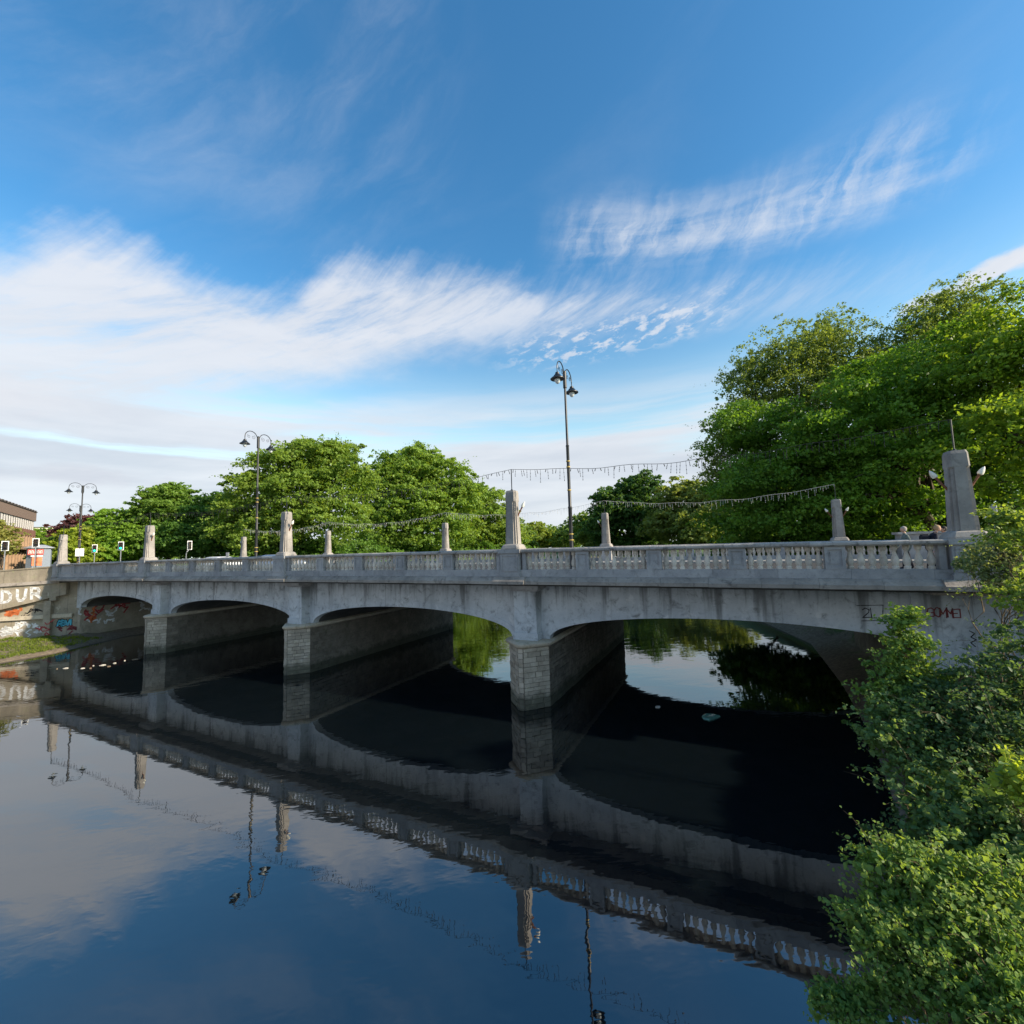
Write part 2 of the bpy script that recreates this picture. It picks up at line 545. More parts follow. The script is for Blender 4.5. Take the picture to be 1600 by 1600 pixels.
class MB:
    def __init__(s):
        s.v, s.f = [], []

    def add(s, vs, fs):
        b = len(s.v)
        s.v += [tuple(v) for v in vs]
        s.f += [tuple(i + b for i in f) for f in fs]
        return s

    def box(s, x0, x1, y0, y1, z0, z1):
        return s.add([(x0, y0, z0), (x1, y0, z0), (x1, y1, z0), (x0, y1, z0), (x0, y0, z1), (x1, y0, z1), (x1, y1, z1), (x0, y1, z1)],
                     [(0, 3, 2, 1), (4, 5, 6, 7), (0, 1, 5, 4), (1, 2, 6, 5), (2, 3, 7, 6), (3, 0, 4, 7)])

    def loft(s, rings, cap=True):
        n = len(rings[0])
        vs = [p for r in rings for p in r]
        fs = []
        for k in range(len(rings) - 1):
            for i in range(n):
                j = (i + 1) % n
                fs.append((k * n + i, k * n + j, (k + 1) * n + j, (k + 1) * n + i))
        if cap:
            fs.append(tuple(reversed(range(n))))
            fs.append(tuple((len(rings) - 1) * n + i for i in range(n)))
        return s.add(vs, fs)

    def lathe(s, prof, seg=10, c=(0, 0, 0)):
        return s.loft([[(c[0] + r * math.cos(2 * math.pi * i / seg), c[1] + r * math.sin(2 * math.pi * i / seg), c[2] + z) for i in range(seg)] for r, z in prof])

    def tube(s, pts, rad, seg=6):
        pts = [Vector(p) for p in pts]
        rads = rad if isinstance(rad, (list, tuple)) else [rad] * len(pts)
        rings = []
        ref = Vector((0, 0, 1))
        for i, p in enumerate(pts):
            d = (pts[min(i + 1, len(pts) - 1)] - pts[max(i - 1, 0)]).normalized()
            a = d.cross(ref)
            if a.length < .05: a = d.cross(Vector((1, 0, 0)))
            a.normalize()
            b = d.cross(a)
            rings.append([tuple(p + (a * math.cos(2 * math.pi * k / seg) + b * math.sin(2 * math.pi * k / seg)) * rads[i]) for k in range(seg)])
        return s.loft(rings)

    def prism(s, poly, y0, y1):
        """poly in (x, z), counter-clockwise seen from -y, extruded along y"""
        n = len(poly)
        vs = [(x, y0, z) for x, z in poly] + [(x, y1, z) for x, z in poly]
        fs = [tuple(range(n)), tuple(reversed(range(n, 2 * n)))]
        for i in range(n):
            j = (i + 1) % n
            fs.append((j, i, n + i, n + j))
        return s.add(vs, fs)

    def xprism(s, poly, x0, x1):
        """poly in (y, z), extruded along x"""
        n = len(poly)
        vs = [(x0, y, z) for y, z in poly] + [(x1, y, z) for y, z in poly]
        fs = [tuple(range(n)), tuple(reversed(range(n, 2 * n)))]
        for i in range(n):
            j = (i + 1) % n
            fs.append((j, i, n + i, n + j))
        return s.add(vs, fs)

    def zprism(s, poly, z0, z1):
        return s.loft([[(x, y, z0) for x, y in poly], [(x, y, z1) for x, y in poly]])

    def mesh(s, name, mat, smooth=False):
        me = bpy.data.meshes.new(name)
        me.from_pydata(s.v, [], s.f)
        import bmesh
        bm = bmesh.new()
        bm.from_mesh(me)
        bmesh.ops.recalc_face_normals(bm, faces=bm.faces)
        bm.to_mesh(me)
        bm.free()
        me.materials.append(MATS[mat])
        if smooth:
            me.shade_smooth()
            me.set_sharp_from_angle(angle=R(40))
        return me

    def build(s, name, mat, parent=None, smooth=False, loc=None, rz=None):
        return mesh_obj(name, s.mesh(name, mat, smooth), parent, loc, rz)


def copy_tree(o, parent=None):
    c = o.copy()
    COL.objects.link(c)
    c.parent = parent
    for ch in o.children:
        copy_tree(ch, c)
    return c


# ------------------------------------------------------------------ bridge frame
BA = R(26.172)
P3 = Vector((-.197, 20.499, 0))
BD = Vector((math.cos(BA), -math.sin(BA), 0))
BN = Vector((math.sin(BA), math.cos(BA), 0))
U = [-48.35, -32.668, -16.184, 0.0, 15.90]
WID = 18.6
UC, UL = (U[0] + U[4]) / 2, (U[4] - U[0]) / 2


def cz(u):
    """top of the parapet above the water"""
    k = (u - UC) / UL
    if abs(k) <= 1: return 7.153 - .121 * k * k
    return 7.153 - .121 - (abs(u - UC) - UL) * .022


def bp_(u, n, z=0.0):
    q = P3 + BD * u + BN * n
    return Vector((q.x, q.y, z))


# ------------------------------------------------------------------ river and ground
LB = [(-60, -64), (-20, -58), (10, -50), (25, -44), (33, -39.5), (37, -38.2), (40, -38.6), (44, -38.6), (58, -32), (66, -28), (80, -18), (95, -8), (120, 3), (160, 16), (260, 38), (500, 95), (900, 200)]
RB = [(-60, 1.6), (-20, 3.2), (0, 4.8), (4, 5.5), (8, 7.3), (12, 10.3), (17, 13.6), (23, 17.0), (32, 21.5), (45, 24), (60, 25), (90, 28), (130, 35), (200, 50), (300, 74), (500, 125), (900, 240)]
_ly, _lx = zip(*LB)
_ry, _rx = zip(*RB)


def ground_z(x, y):
    xl = np.interp(y, _ly, _lx)
    xr = np.interp(y, _ry, _rx)
    dl, dr = xl - x, x - xr
    q = (x - P3.x) * BN.x + (y - P3.y) * BN.y
    uu = (x - P3.x) * BD.x + (y - P3.y) * BD.y
    z = np.full(np.shape(x), -1.2)
    D = np.maximum(dl, dr)
    z = np.where((D > -2) & (D <= 0), .45 * D, z)
    # right bank: rises to street level
    right = np.clip(D * .62, 0, 5.2)
    right = np.where((q > -.5) & (q < 21) & (uu < 16.6), np.clip(D * .22, 0, .65), right)
    left = np.clip(D * .5, 0, 5.2)
    wing_y = 41.8 + (x + 43.6) * .25 + 2.4
    front = (y < wing_y) & (x < -30)
    left = np.where(front, np.clip(D * .05, 0, .22), left)
    left = np.where((~front) & (q > -2) & (q < 19) & (uu > -47.6), np.clip(D * .10, 0, .5), left)
    left = np.where((~front) & (uu < -49.6), 5.2, left)
    z = np.where(dl > 0, left, z)
    z = np.where(dr > 0, right, z)
    n = .18 * np.sin(x * .9 + np.sin(y * .7) * 2) * np.sin(y * .8 + 1.3) + .10 * np.sin(x * 2.3 + y * 1.7)
    z = z + np.where(D > 0, n * np.clip(D * .5, 0, 1), 0)
    return z


def axis(lo, hi, dense_lo, dense_hi, step, far):
    a = list(np.arange(dense_lo, dense_hi + .01, step))
    s, v = step, dense_hi
    while v < hi:
        s *= 1.35
        v += s
        a.append(min(v, far))
    s, v = step, dense_lo
    while v > lo:
        s *= 1.35
        v -= s
        a.insert(0, max(v, -far))
    return np.array(sorted(set(a)))


xs = axis(-1500, 1500, -62, 46, .8, 1800)
ys = axis(-300, 2000, -8, 66, .8, 2400)
gx_, gy_ = np.meshgrid(xs, ys)
gz = ground_z(gx_, gy_)
nx, ny = len(xs), len(ys)
verts = np.stack([gx_.ravel(), gy_.ravel(), gz.ravel()], 1)
ii = (np.arange(ny - 1)[:, None] * nx + np.arange(nx - 1)[None, :]).ravel()
faces = np.stack([ii, ii + 1, ii + nx + 1, ii + nx], 1)


def np_mesh(name, v, f, mat, smooth=True):
    me = bpy.data.meshes.new(name)
    me.vertices.add(len(v))
    me.vertices.foreach_set('co', np.asarray(v, np.float32).ravel())
    k = f.shape[1]
    me.loops.add(f.size)
    me.loops.foreach_set('vertex_index', f.astype(np.int32).ravel())
    me.polygons.add(len(f))
    me.polygons.foreach_set('loop_start', np.arange(0, f.size, k, dtype=np.int32))
    me.polygons.foreach_set('loop_total', np.full(len(f), k, np.int32))
    me.update(calc_edges=True)
    me.materials.append(MATS[mat])
    if smooth: me.shade_smooth()
    return me


tag(mesh_obj('ground', np_mesh('ground', verts, faces, 'ground')), kind='structure')
wb = MB().add([(-200, -80, -.22), (300, -80, -.22), (300, 900, -.22), (-200, 900, -.22)], [(0, 1, 2, 3)])
tag(wb.build('water', 'water'), kind='structure')

# road and pavements over the bridge and its approaches
BR = empty('stone_bridge', P3, -BA)
tag(BR, 'grey arched bridge with balustrades and tall lamp pylons over the river', 'bridge')
us = np.linspace(-130, 75, 120)


def strip(name, mat, n0, n1, dz, th):
    mb = MB()
    for k in range(len(us) - 1):
        a, b = us[k], us[k + 1]
        za, zb = cz(a) + dz, cz(b) + dz
        mb.add([(a, n0, za), (b, n0, zb), (b, n1, zb), (a, n1, za), (a, n0, za - th), (b, n0, zb - th), (b, n1, zb - th), (a, n1, za - th)],
               [(0, 1, 2, 3), (0, 4, 5, 1), (3, 2, 6, 7), (7, 6, 5, 4)])
    o = mb.build(name, mat)
    o.location = P3
    o.rotation_euler = (0, 0, -BA)
    return tag(o, kind='structure')


strip('road', 'asphalt', 4.0, 14.6, -1.32, .28)
strip('pavement', 'paving', .52, 4.0, -1.20, .36)
strip('pavement', 'paving', 14.6, 18.08, -1.20, .36)
# ------------------------------------------------------------------ bridge body (local: x along, y across from the near side, z up)
PU = [u + .25 for u in U]
FACE, BACK = 1.6, WID - 1.6
ZS, RISE = 2.80, 1.24
WATER = -.22
ARCH = [(-47.0, PU[1] - 1.0), (PU[1] + 1.0, PU[2] - 1.0), (PU[2] + 1.0, PU[3] - 1.0), (PU[3] + 1.0, 16.0)]


def arch_pts(a, b, n=40, grow=0.0):
    c, h = (a + b) / 2, (b - a) / 2
    out = []
    for k in range(n + 1):
        th = math.pi * (1 - k / n)
        x = math.cos(th)
        s = abs(math.sin(th)) ** .92
        out.append((c + (h + grow) * x, ZS + (RISE + grow) * s))
    return out


def spandrel(y, ydir, a, b, left, right):
    """wall over one arch from u=left to u=right, with a raised ring round the arch"""
    pts = arch_pts(a, b)
    mb = MB()
    cols = [(left, ZS - .05), (a, ZS - .05)] + pts + [(b, ZS - .05), (right, ZS - .05)]
    for k in range(len(cols) - 1):
        (x0, z0), (x1, z1) = cols[k], cols[k + 1]
        if x1 - x0 < 1e-6: continue
        t0, t1 = cz(x0) - 1.5, cz(x1) - 1.5
        y2 = y + ydir * .4
        mb.add([(x0, y, z0), (x1, y, z1), (x1, y, t1), (x0, y, t0), (x0, y2, z0), (x1, y2, z1), (x1, y2, t1), (x0, y2, t0)],
               [(0, 1, 2, 3), (7, 6, 5, 4), (0, 4, 5, 1)])
    o = mb.build('spandrel', 'concrete', BR)
    rb = MB()
    out = arch_pts(a, b, 40, .34)
    yf = y - ydir * .035
    for k in range(40):
        (x0, z0), (x1, z1) = pts[k], pts[k + 1]
        (X0, Z0), (X1, Z1) = out[k], out[k + 1]
        rb.add([(x0, yf, z0), (x1, yf, z1), (X1, yf, Z1), (X0, yf, Z0), (x0, y + ydir * .05, z0), (x1, y + ydir * .05, z1), (X1, y + ydir * .05, Z1), (X0, y + ydir * .05, Z0)],
               [(0, 1, 2, 3), (0, 4, 5, 1), (3, 2, 6, 7)])
    rb.build('arch_ring', 'concrete', o)
    return o


lim = [-48.6, PU[1], PU[2], PU[3], 16.9]
for k in range(4):
    a, b = ARCH[k]
    spandrel(FACE, 1, a, b, lim[k], lim[k + 1])
    spandrel(BACK, -1, a, b, lim[k], lim[k + 1])
    sb = MB()
    pts = arch_pts(a, b, 28)
    for j in range(28):
        (x0, z0), (x1, z1) = pts[j], pts[j + 1]
        sb.add([(x0, FACE + .38, z0), (x1, FACE + .38, z1), (x1, BACK - .38, z1), (x0, BACK - .38, z0)], [(0, 1, 2, 3)])
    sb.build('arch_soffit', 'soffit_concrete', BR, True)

# piers: core, cut stone courses, cap, pilaster
unit = MB()
bv = .035
unit.loft([[(sx * (.5 - (bv if zz else 0)), sy * .5, sz) for sx, sy in ((-1, -1), (1, -1), (1, 1), (-1, 1))] for sz, zz in ((-.5, 1), (-.44, 0), (.44, 0), (.5, 1))])
BLOCK = unit.mesh('stone_block', 'pier_stone')
SHADE_TINT_BLOCK = unit.mesh('shade_tint_block', 'shade_tint_stone')  # block for pier sides, under-arch shade painted in
NBLOCK = 0


def wall_blocks(core, p0, p1, z0, z1, course, length, single, mb, seed, single_len=None, block=None):
    """courses of cut blocks on the vertical face p0->p1; the first single_len metres as objects, the rest into mb"""
    rr = random.Random(seed)
    p0, p1 = Vector(p0), Vector(p1)
    L = (p1 - p0).length
    d = (p1 - p0) / L
    ang = math.atan2(d.y, d.x)
    n = Vector((d.y, -d.x, 0))
    k, z = 0, z0
    while z < z1 - .02:
        h = min(course * rr.uniform(.78, 1.25), z1 - z)
        if z1 - z - h < .07: h = z1 - z
        s = 0.0
        first = True
        while s < L - .01:
            l = length * rr.uniform(.7, 1.35)
            if first and k % 2: l *= .5
            first = False
            if L - s - l < .22: l = L - s
            dep = .12
            out = rr.uniform(-.01, .035)
            cpt = p0 + d * (s + l / 2) - n * (dep / 2 - .035 - out)
            if single and s < (single_len or 1e9):
                o = mesh_obj('stone_block', block or BLOCK, core, (cpt.x, cpt.y, z + h / 2), ang)
                o.scale = (l - .020, dep, h - .020)
            else:
                hx, hz = (l - .020) / 2, (h - .020) / 2
                vs = []
                for zz in (-hz, hz):
                    for sx, sy in ((-1, -1), (1, -1), (1, 1), (-1, 1)):
                        q = cpt + d * (sx * hx) - n * (-sy * dep / 2)
                        vs.append((q.x, q.y, z + h / 2 + zz))
                mb.add(vs, [(0, 3, 2, 1), (4, 5, 6, 7), (0, 1, 5, 4), (1, 2, 6, 5), (2, 3, 7, 6), (3, 0, 4, 7)])
            s += l
        z += h
        k += 1


for k in (1, 2, 3):
    u = PU[k]
    plan = [(u - 1.0, 1.35), (u - .12, .40), (u + .12, .40), (u + 1.0, 1.35), (u + 1.0, WID - 1.35), (u + .12, WID - .40), (u - .12, WID - .40), (u - 1.0, WID - 1.35)]
    core = MB().zprism(plan, -1.4, ZS - .27).build('pier', 'pier_joint', BR)
    rest, shade_tinted = MB(), MB()
    zt = ZS - .27
    wall_blocks(core, (u - 1.0, 1.35, 0), (u - .12, .40, 0), -.62, zt, .205, .50, k == 3, rest, k * 7 + 1)
    wall_blocks(core, (u - .12, .40, 0), (u + .12, .40, 0), -.62, zt, .205, .3, k == 3, rest, k * 7 + 5)
    wall_blocks(core, (u + .12, .40, 0), (u + 1.0, 1.35, 0), -.62, zt, .205, .50, True, rest, k * 7 + 2)
    wall_blocks(core, (u + 1.0, 1.35, 0), (u + 1.0, WID - 1.35, 0), -.62, zt, .205, .62, True, shade_tinted, k * 7 + 3, {1: .3, 2: .9, 3: 2.2}[k], SHADE_TINT_BLOCK)
    wall_blocks(core, (u - 1.0, WID - 1.35, 0), (u - 1.0, 1.35, 0), -.62, zt, .205, .62, False, shade_tinted, k * 7 + 4)
    if rest.v: tag(rest.build('nose_stonework', 'pier_stone', core), kind='stuff')
    tag(shade_tinted.build('shade_tint_stonework', 'shade_tint_stone', core), kind='stuff')  # pier sides under the arches, shade painted into the stone colour

    def off(e, pl=plan, uu=u):
        return [(uu + (x - uu) * (1 + e), (y - e) if y < 2 else (y + e)) for x, y in pl]
    cap = MB()
    cap.loft([[(x, y, zz) for x, y in off(e)] for e, zz in ((.03, ZS - .27), (.10, ZS - .24), (.17, ZS - .16), (.18, ZS - .08), (.12, ZS - .02), (.02, ZS + .01))])
    cap.build('pier_cap', 'cap_stone', core, True)
    for near_ in (True, False):
        fy = (lambda y: y) if near_ else (lambda y: WID - y)
        pm = MB()

        def pb(x0, x1, ya, yb, z0, z1):
            pm.box(x0, x1, min(fy(ya), fy(yb)), max(fy(ya), fy(yb)), z0, z1)
        c = cz(u)
        pb(u - .58, u + .58, 1.02, 1.7, ZS, c - 2.02)
        pb(u - .64, u + .64, .96, 1.7, ZS + .002, ZS + .34)
        pm.build('pilaster', 'concrete', core)
        pm = MB()
        pb(u - .70, u + .70, .90, 1.7, c - 2.018, c - 1.90)
        pb(u - .90, u + .90, .55, 1.7, c - 1.898, c - 1.68)
        pm.build('pilaster_cap', 'parapet_stone', core)

# abutments
ab = MB()
ab.box(-47.75, -47.15, 1.62, WID - 1.62, -1.0, 5.5)
ab.box(-49.6, -47.76, 4.0, WID - 1.12, -1.0, 5.5)
ab.build('abutment', 'wall_concrete', BR)
ab = MB()
ab.box(16.0, 17.6, 2.02, WID - 1.62, -1.0, 5.5)
ab.build('abutment', 'shade_tint_stone', BR)  # wall under the arch, its shade put into the stone colour
ab = MB()
ab.box(16.0, 17.6, 1.62, 2.0, -1.0, 5.5)
ab.box(16.25, 17.4, 1.45, 1.62, .5, 5.5)
ab.build('abutment_face', 'concrete', BR)
MB().box(14.7, 16.45, 1.48, 1.63, ZS - .2, 5.36).build('pilaster', 'concrete', BR)
MB().box(15.0, 16.6, .55, 1.60, cz(15.8) - 1.80, cz(15.8) - 1.61).build('pilaster_cap', 'cornice_stone', BR)
# deck underside
dk = MB()
for k in range(40):
    a, b = -49 + 66.4 * k / 40, -49 + 66.4 * (k + 1) / 40
    dk.box(a, b, .5, WID - .5, (cz(a) + cz(b)) / 2 - 1.72, (cz(a) + cz(b)) / 2 - 1.57)
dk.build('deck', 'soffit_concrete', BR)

# ---- parapets
BAL_PROF = [(.098, 0), (.098, .085), (.070, .105), (.105, .19), (.118, .27), (.100, .36), (.062, .48), (.046, .56), (.060, .61), (.085, .64), (.098, .67), (.098, .78)]
BAL = MB().lathe(BAL_PROF, 8).mesh('baluster', 'baluster_stone', True)


def prof_mesh(name, prof, mat, y_sign=1, y0=0.0):
    return MB().xprism([(y0 + y_sign * y, z) for y, z in prof], -.5, .5).mesh(name, mat)


COPE = [(.02, -.05), (.05, -.01), (.20, 0), (.42, 0), (.55, -.01), (.58, -.05), (.58, -.12), (.53, -.17), (.07, -.17), (.02, -.12)]
CORN = [(-.14, -1.60), (-.14, -1.46), (-.09, -1.42), (-.02, -1.34), (.12, -1.26), (1.7, -1.26), (1.7, -1.60)]
BED = [(1.05, -1.74), (.78, -1.68), (.70, -1.602), (1.65, -1.602), (1.65, -1.74)]
for side in (0, 1):
    near = side == 0
    Y0, S = (0.0, 1) if near else (WID, -1)
    yy = lambda y: Y0 + S * y
    cope_m = prof_mesh('cope_stone', COPE, 'cope_stone', S, Y0)
    corn_m = prof_mesh('cornice_stone', CORN, 'cornice_stone', S, Y0)
    bed_m = prof_mesh('bed_moulding', BED, 'cornice_stone', S, Y0)
    root = empty('parapet', (0, 0, 0), 0, BR)
    far = MB()
    uA, uB = -48.9, (17.1 if near else 19.0)
    # copes, cornice and plinth stones
    lay = MB()
    for kind, me, step in (('cope_stone', cope_m, 1.35), ('cornice_stone', corn_m, 1.75), ('bed_moulding', bed_m, 3.4), ('plinth_stone', None, 2.1)):
        n = round((uB - uA) / step)
        for j in range(n):
            a, b = uA + (uB - uA) * j / n, uA + (uB - uA) * (j + 1) / n
            c = cz((a + b) / 2)
            jit = random.uniform(-.006, .006)
            if me is not None:
                o = mesh_obj(kind, me, root, ((a + b) / 2, jit, c + jit * .5))
                o.scale = (b - a - .008, 1, 1)
            else:
                o = MB().box(-.5, .5, min(yy(.12), yy(.50)), max(yy(.12), yy(.50)), -1.262, -.95).build(kind, 'parapet_stone', root)
                o.location = ((a + b) / 2, jit, c)
                o.scale = (b - a - .006, 1, 1)
    # bays between pylons: four dies, five runs of balusters
    dm = MB()
    dm.box(-.29, .29, .15, .48, -.95, -.17)
    dm.box(-.29, -.20, .11, .15, -.95, -.17); dm.box(.20, .29, .11, .15, -.95, -.17)
    dm.box(-.20, .20, .11, .15, -.95, -.84); dm.box(-.20, .20, .11, .15, -.28, -.17)
    dm.box(-.13, .13, .135, .15, -.77, -.35)
    dmesh = dm.mesh('die', 'parapet_stone')
    for s in range(4):
        a, b = U[s] + .62, U[s + 1] - .62
        bay = (b - a - 4 * .58 - .3) / 5
        x = a + .15
        for q in (a + .06, b - .06):
            o = MB().box(-.085, .085, .15, .47, -.95, -.17).build('half_die', 'parapet_stone', root) if near else None
            if o is not None: o.location = (q, 0, cz(q))
        for i in range(5):
            if near and s == 0 and i < 4:
                o = MB().box(-bay / 2, bay / 2, .22, .42, -.95, -.17).build('infill_panel', 'parapet_stone', root)
                o.location = (x + bay / 2, 0, cz(x))
            nb = 8
            for j in range(nb):
                ub = x + bay * (j + .5) / nb
                c = cz(ub) - .95
                if near:
                    if s == 0 and i < 4: continue
                    mesh_obj('baluster', BAL, root, (ub, .31, c), random.uniform(0, 6))
                else:
                    far.lathe([(r, z) for r, z in BAL_PROF[::2]] + [BAL_PROF[-1]], 6, (ub, WID - .31, c))
            x += bay
            if i < 4:
                o = mesh_obj('die', dmesh, root, (x + .29, 0 if near else WID, cz(x)))
                if not near: o.rotation_euler = (0, 0, math.pi)
                x += .58
    # past the last pylon
    if near:
        MB().box(16.3, 17.05, .14, .48, -.95 + cz(16.5), -.17 + cz(16.5)).build('end_block', 'parapet_stone', root)
    else:
        for j in range(8):
            far.lathe([(r, z) for r, z in BAL_PROF[::2]] + [BAL_PROF[-1]], 6, (16.6 + j * .29, WID - .31, cz(17) - .95))
        MB().box(18.98, 21.6, WID - 1.0, WID + .05, cz(19) - 1.3, cz(19) + .35).build('end_block', 'parapet_stone', root)
        MB().box(18.85, 21.75, WID - 1.12, WID + .15, cz(19) + .352, cz(19) + .50).build('end_block_cap', 'cope_stone', root)
        tag(far.build('far_balusters', 'baluster_stone', root, True), kind='stuff')

# ---- pylons
PH = 2.80


def cross(a, p, r, z):
    """square of half width a with re-entrant corners: a raised strip of half width p on each side"""
    q = a - r
    pts = []
    for k in range(4):
        c, s = math.cos(k * math.pi / 2), math.sin(k * math.pi / 2)
        for x, y in ((-q, -q), (-p, -q), (-p, -a), (p, -a), (p, -q)):
            pts.append((c * x - s * y, s * x + c * y, z))
    return pts


def sq(a, z, ch=.06):
    pts = []
    for k in range(4):
        c, s = math.cos(k * math.pi / 2), math.sin(k * math.pi / 2)
        for x, y in ((-a + ch, -a), (a - ch, -a)):
            pts.append((c * x - s * y, s * x + c * y, z))
    return pts


py = MB()
py.loft([cross(.335, .175, .06, .14), cross(.258, .14, .048, 2.30)])
py.loft([sq(.48, 0, .1), sq(.48, .05, .1), sq(.41, .20, .09), sq(.34, .24, .08)])
py.loft([sq(.22, 2.20), sq(.262, 2.28), sq(.25, 2.70), sq(.22, PH)])
PYLON = py.mesh('pylon', 'pylon_stone')
pd = MB()
pd.box(-.50, .50, -.50, .50, -1.262, -.002)
pd.box(-.54, .54, -.54, .54, -1.262, -1.10)
pd.box(-.56, .56, -.56, .56, -.18, -.0)
for sy in (-1,):
    pd.box(-.42, .42, sy * .525, sy * .50, -1.02, -.95); pd.box(-.42, .42, sy * .525, sy * .50, -.32, -.25)
    pd.box(-.42, -.35, sy * .525, sy * .50, -.95, -.32); pd.box(.35, .42, sy * .525, sy * .50, -.95, -.32)
PED = pd.mesh('pedestal', 'parapet_stone')
CB = MB().xprism([(-.24, -1.60), (-.24, -1.46), (-.19, -1.42), (-.12, -1.34), (-.06, -1.264), (.9, -1.264), (.9, -1.603), (.0, -1.603)], -.80, .80).mesh('cornice_break', 'cornice_stone')

# torch: curved arm with a flame-shaped glass; along +x
ta = MB()
ta.tube([(.24, 0, 1.55), (.32, 0, 1.66), (.42, 0, 1.82), (.52, 0, 1.99)], [.045, .035, .032, .04], 7)
TARM = ta.mesh('torch_arm', 'rust_iron', True)


def flame():
    mb = MB()
    ax = Vector((.50, 0, .866))
    b = Vector((0, 1, 0))
    a = ax.cross(b)
    o = Vector((.52, 0, 1.99))
    rings = []
    for r, h in ((.045, 0), (.078, .02), (.082, .08), (.066, .16), (.04, .23), (.005, .29)):
        rings.append([tuple(o + ax * h + (a * math.cos(2 * math.pi * k / 9) + b * math.sin(2 * math.pi * k / 9)) * r) for k in range(9)])
    mb.loft(rings)
    return mb.mesh('torch_glass', 'torch_glass', True)


TGLASS = flame()
cu = MB()
cu.lathe([(.05, 0), (.075, .02), (.075, .05), (.05, .07)], 9)
POLE = MB().tube([(0, 0, PH - .02), (0, 0, PH + 1.05)], .022, 6).add(*(lambda m: (m.v, m.f))(MB().lathe([(.07, 0), (.07, .03), (.03, .08)], 8, (0, 0, PH)))).mesh('string_pole', 'black_iron')
POLE_TOP = {}
for side in (0, 1):
    for i in range(5):
        y = .5 if side == 0 else WID - .5
        c = cz(U[i])
        py_o = mesh_obj('pylon', PYLON, BR, (U[i], y, c))
        if side == 1: py_o.rotation_euler = (0, 0, math.pi)
        mesh_obj('pedestal', PED, py_o)
        if side == 0 and i > 0: mesh_obj('cornice_break', CB, py_o, (0, -.5, 0))
        if side == 0 and i < 4: arms = [1]
        elif side == 1 and i < 4: arms = [1]     # turned half round: points to -u
        else: arms = [1, -1]
        for s in arms:
            if side == 0 and i == 0: continue
            a = mesh_obj('torch_arm', TARM, py_o, (0, 0, 0), 0 if s > 0 else math.pi)
            a.scale = (1, 1, 1)
            mesh_obj('torch_glass', TGLASS, py_o, (0, 0, 0), 0 if s > 0 else math.pi)
        mesh_obj('string_pole', POLE, py_o)
        POLE_TOP[(side, i)] = bp_(U[i], y, c + PH + 1.05)


# ---- icicle light strings from pole to pole
def light_string(side, mat, sag, label):
    mb = MB()
    ic = MB()
    rr = random.Random(side + 3)
    for i in range(4):
        p, q = POLE_TOP[(side, i)], POLE_TOP[(side, i + 1)]
        n = 36
        pts = []
        for k in range(n + 1):
            t_ = k / n
            pt = p.lerp(q, t_)
            pt.z -= sag * 4 * t_ * (1 - t_) + .05 * math.sin(t_ * 31) * (t_ * (1 - t_) * 4)
            pts.append(pt)
        mb.tube(pts, .010, 4)
        for k in range(86):
            t_ = (k + rr.uniform(.1, .9)) / 86
            j = min(int(t_ * n), n - 1)
            s = pts[j].lerp(pts[j + 1], t_ * n - j)
            L = rr.choice([.12, .2, .28, .4, .55]) * rr.uniform(.7, 1.1)
            w = rr.uniform(-.06, .06)
            pp = [s, s + Vector((w * .5, w * .3, -L * .5)), s + Vector((w, w * .4, -L))]
            ic.tube(pp, .008, 3)
            for f in (.35, .7, 1.0):
                c = s.lerp(pp[2], f)
                ic.add([(c.x - .02, c.y, c.z), (c.x, c.y - .02, c.z), (c.x + .02, c.y, c.z), (c.x, c.y + .02, c.z), (c.x, c.y, c.z + .03), (c.x, c.y, c.z - .045)],
                       [(0, 1, 4), (1, 2, 4), (2, 3, 4), (3, 0, 4), (1, 0, 5), (2, 1, 5), (3, 2, 5), (0, 3, 5)])
    o = mb.build('icicle_light_string', mat)
    tag(o, label, 'string lights')
    tag(ic.build('icicle_strands', mat, o), kind='stuff')


light_string(0, 'wire_dark', .45, 'dark icicle light string hung pole to pole along the near parapet pylons')
light_string(1, 'wire_pale', .65, 'pale icicle light string hung along the pylons of the far parapet')


# ---- graffiti strokes
GL = {
    'D': [[(0, 0), (0, 1), (.5, .95), (.78, .7), (.78, .3), (.5, .05), (0, 0)]],
    'U': [[(0, 1), (0, .25), (.2, .02), (.6, .02), (.8, .25), (.8, 1)]],
    'R': [[(0, 0), (0, 1), (.6, .95), (.75, .75), (.6, .52), (0, .48)], [(.3, .5), (.85, 0)]],
    'A': [[(0, 0), (.15, .7), (.4, 1), (.65, .7), (.8, 0)], [(.12, .4), (.7, .4)]],
    'B': [[(0, 0), (0, 1), (.55, .92), (.6, .65), (.3, .52), (.7, .42), (.7, .1), (0, 0)]],
    'V': [[(0, 1), (.3, .05), (.45, .05), (.8, 1)]],
    'I': [[(.2, 0), (.25, 1)]],
    'G': [[(.75, .8), (.5, 1), (.15, .85), (0, .5), (.15, .1), (.55, 0), (.78, .2), (.75, .45), (.45, .45)]],
    'O': [[(.4, 1), (.05, .7), (.05, .3), (.4, 0), (.75, .3), (.75, .7), (.4, 1)]],
    'M': [[(0, 0), (.05, 1), (.4, .4), (.75, 1), (.8, 0)]],
    'E': [[(.75, 1), (.05, .95), (0, .5), (0, 0), (.75, .02)], [(0, .5), (.55, .52)]],
    '2': [[(0, .8), (.3, 1), (.7, .85), (.65, .55), (0, 0), (.8, .03)]],
    'L': [[(0, 1), (0, 0), (.6, .05)]],
    'T': [[(0, 1), (.8, .97)], [(.4, 1), (.38, 0)]],
}


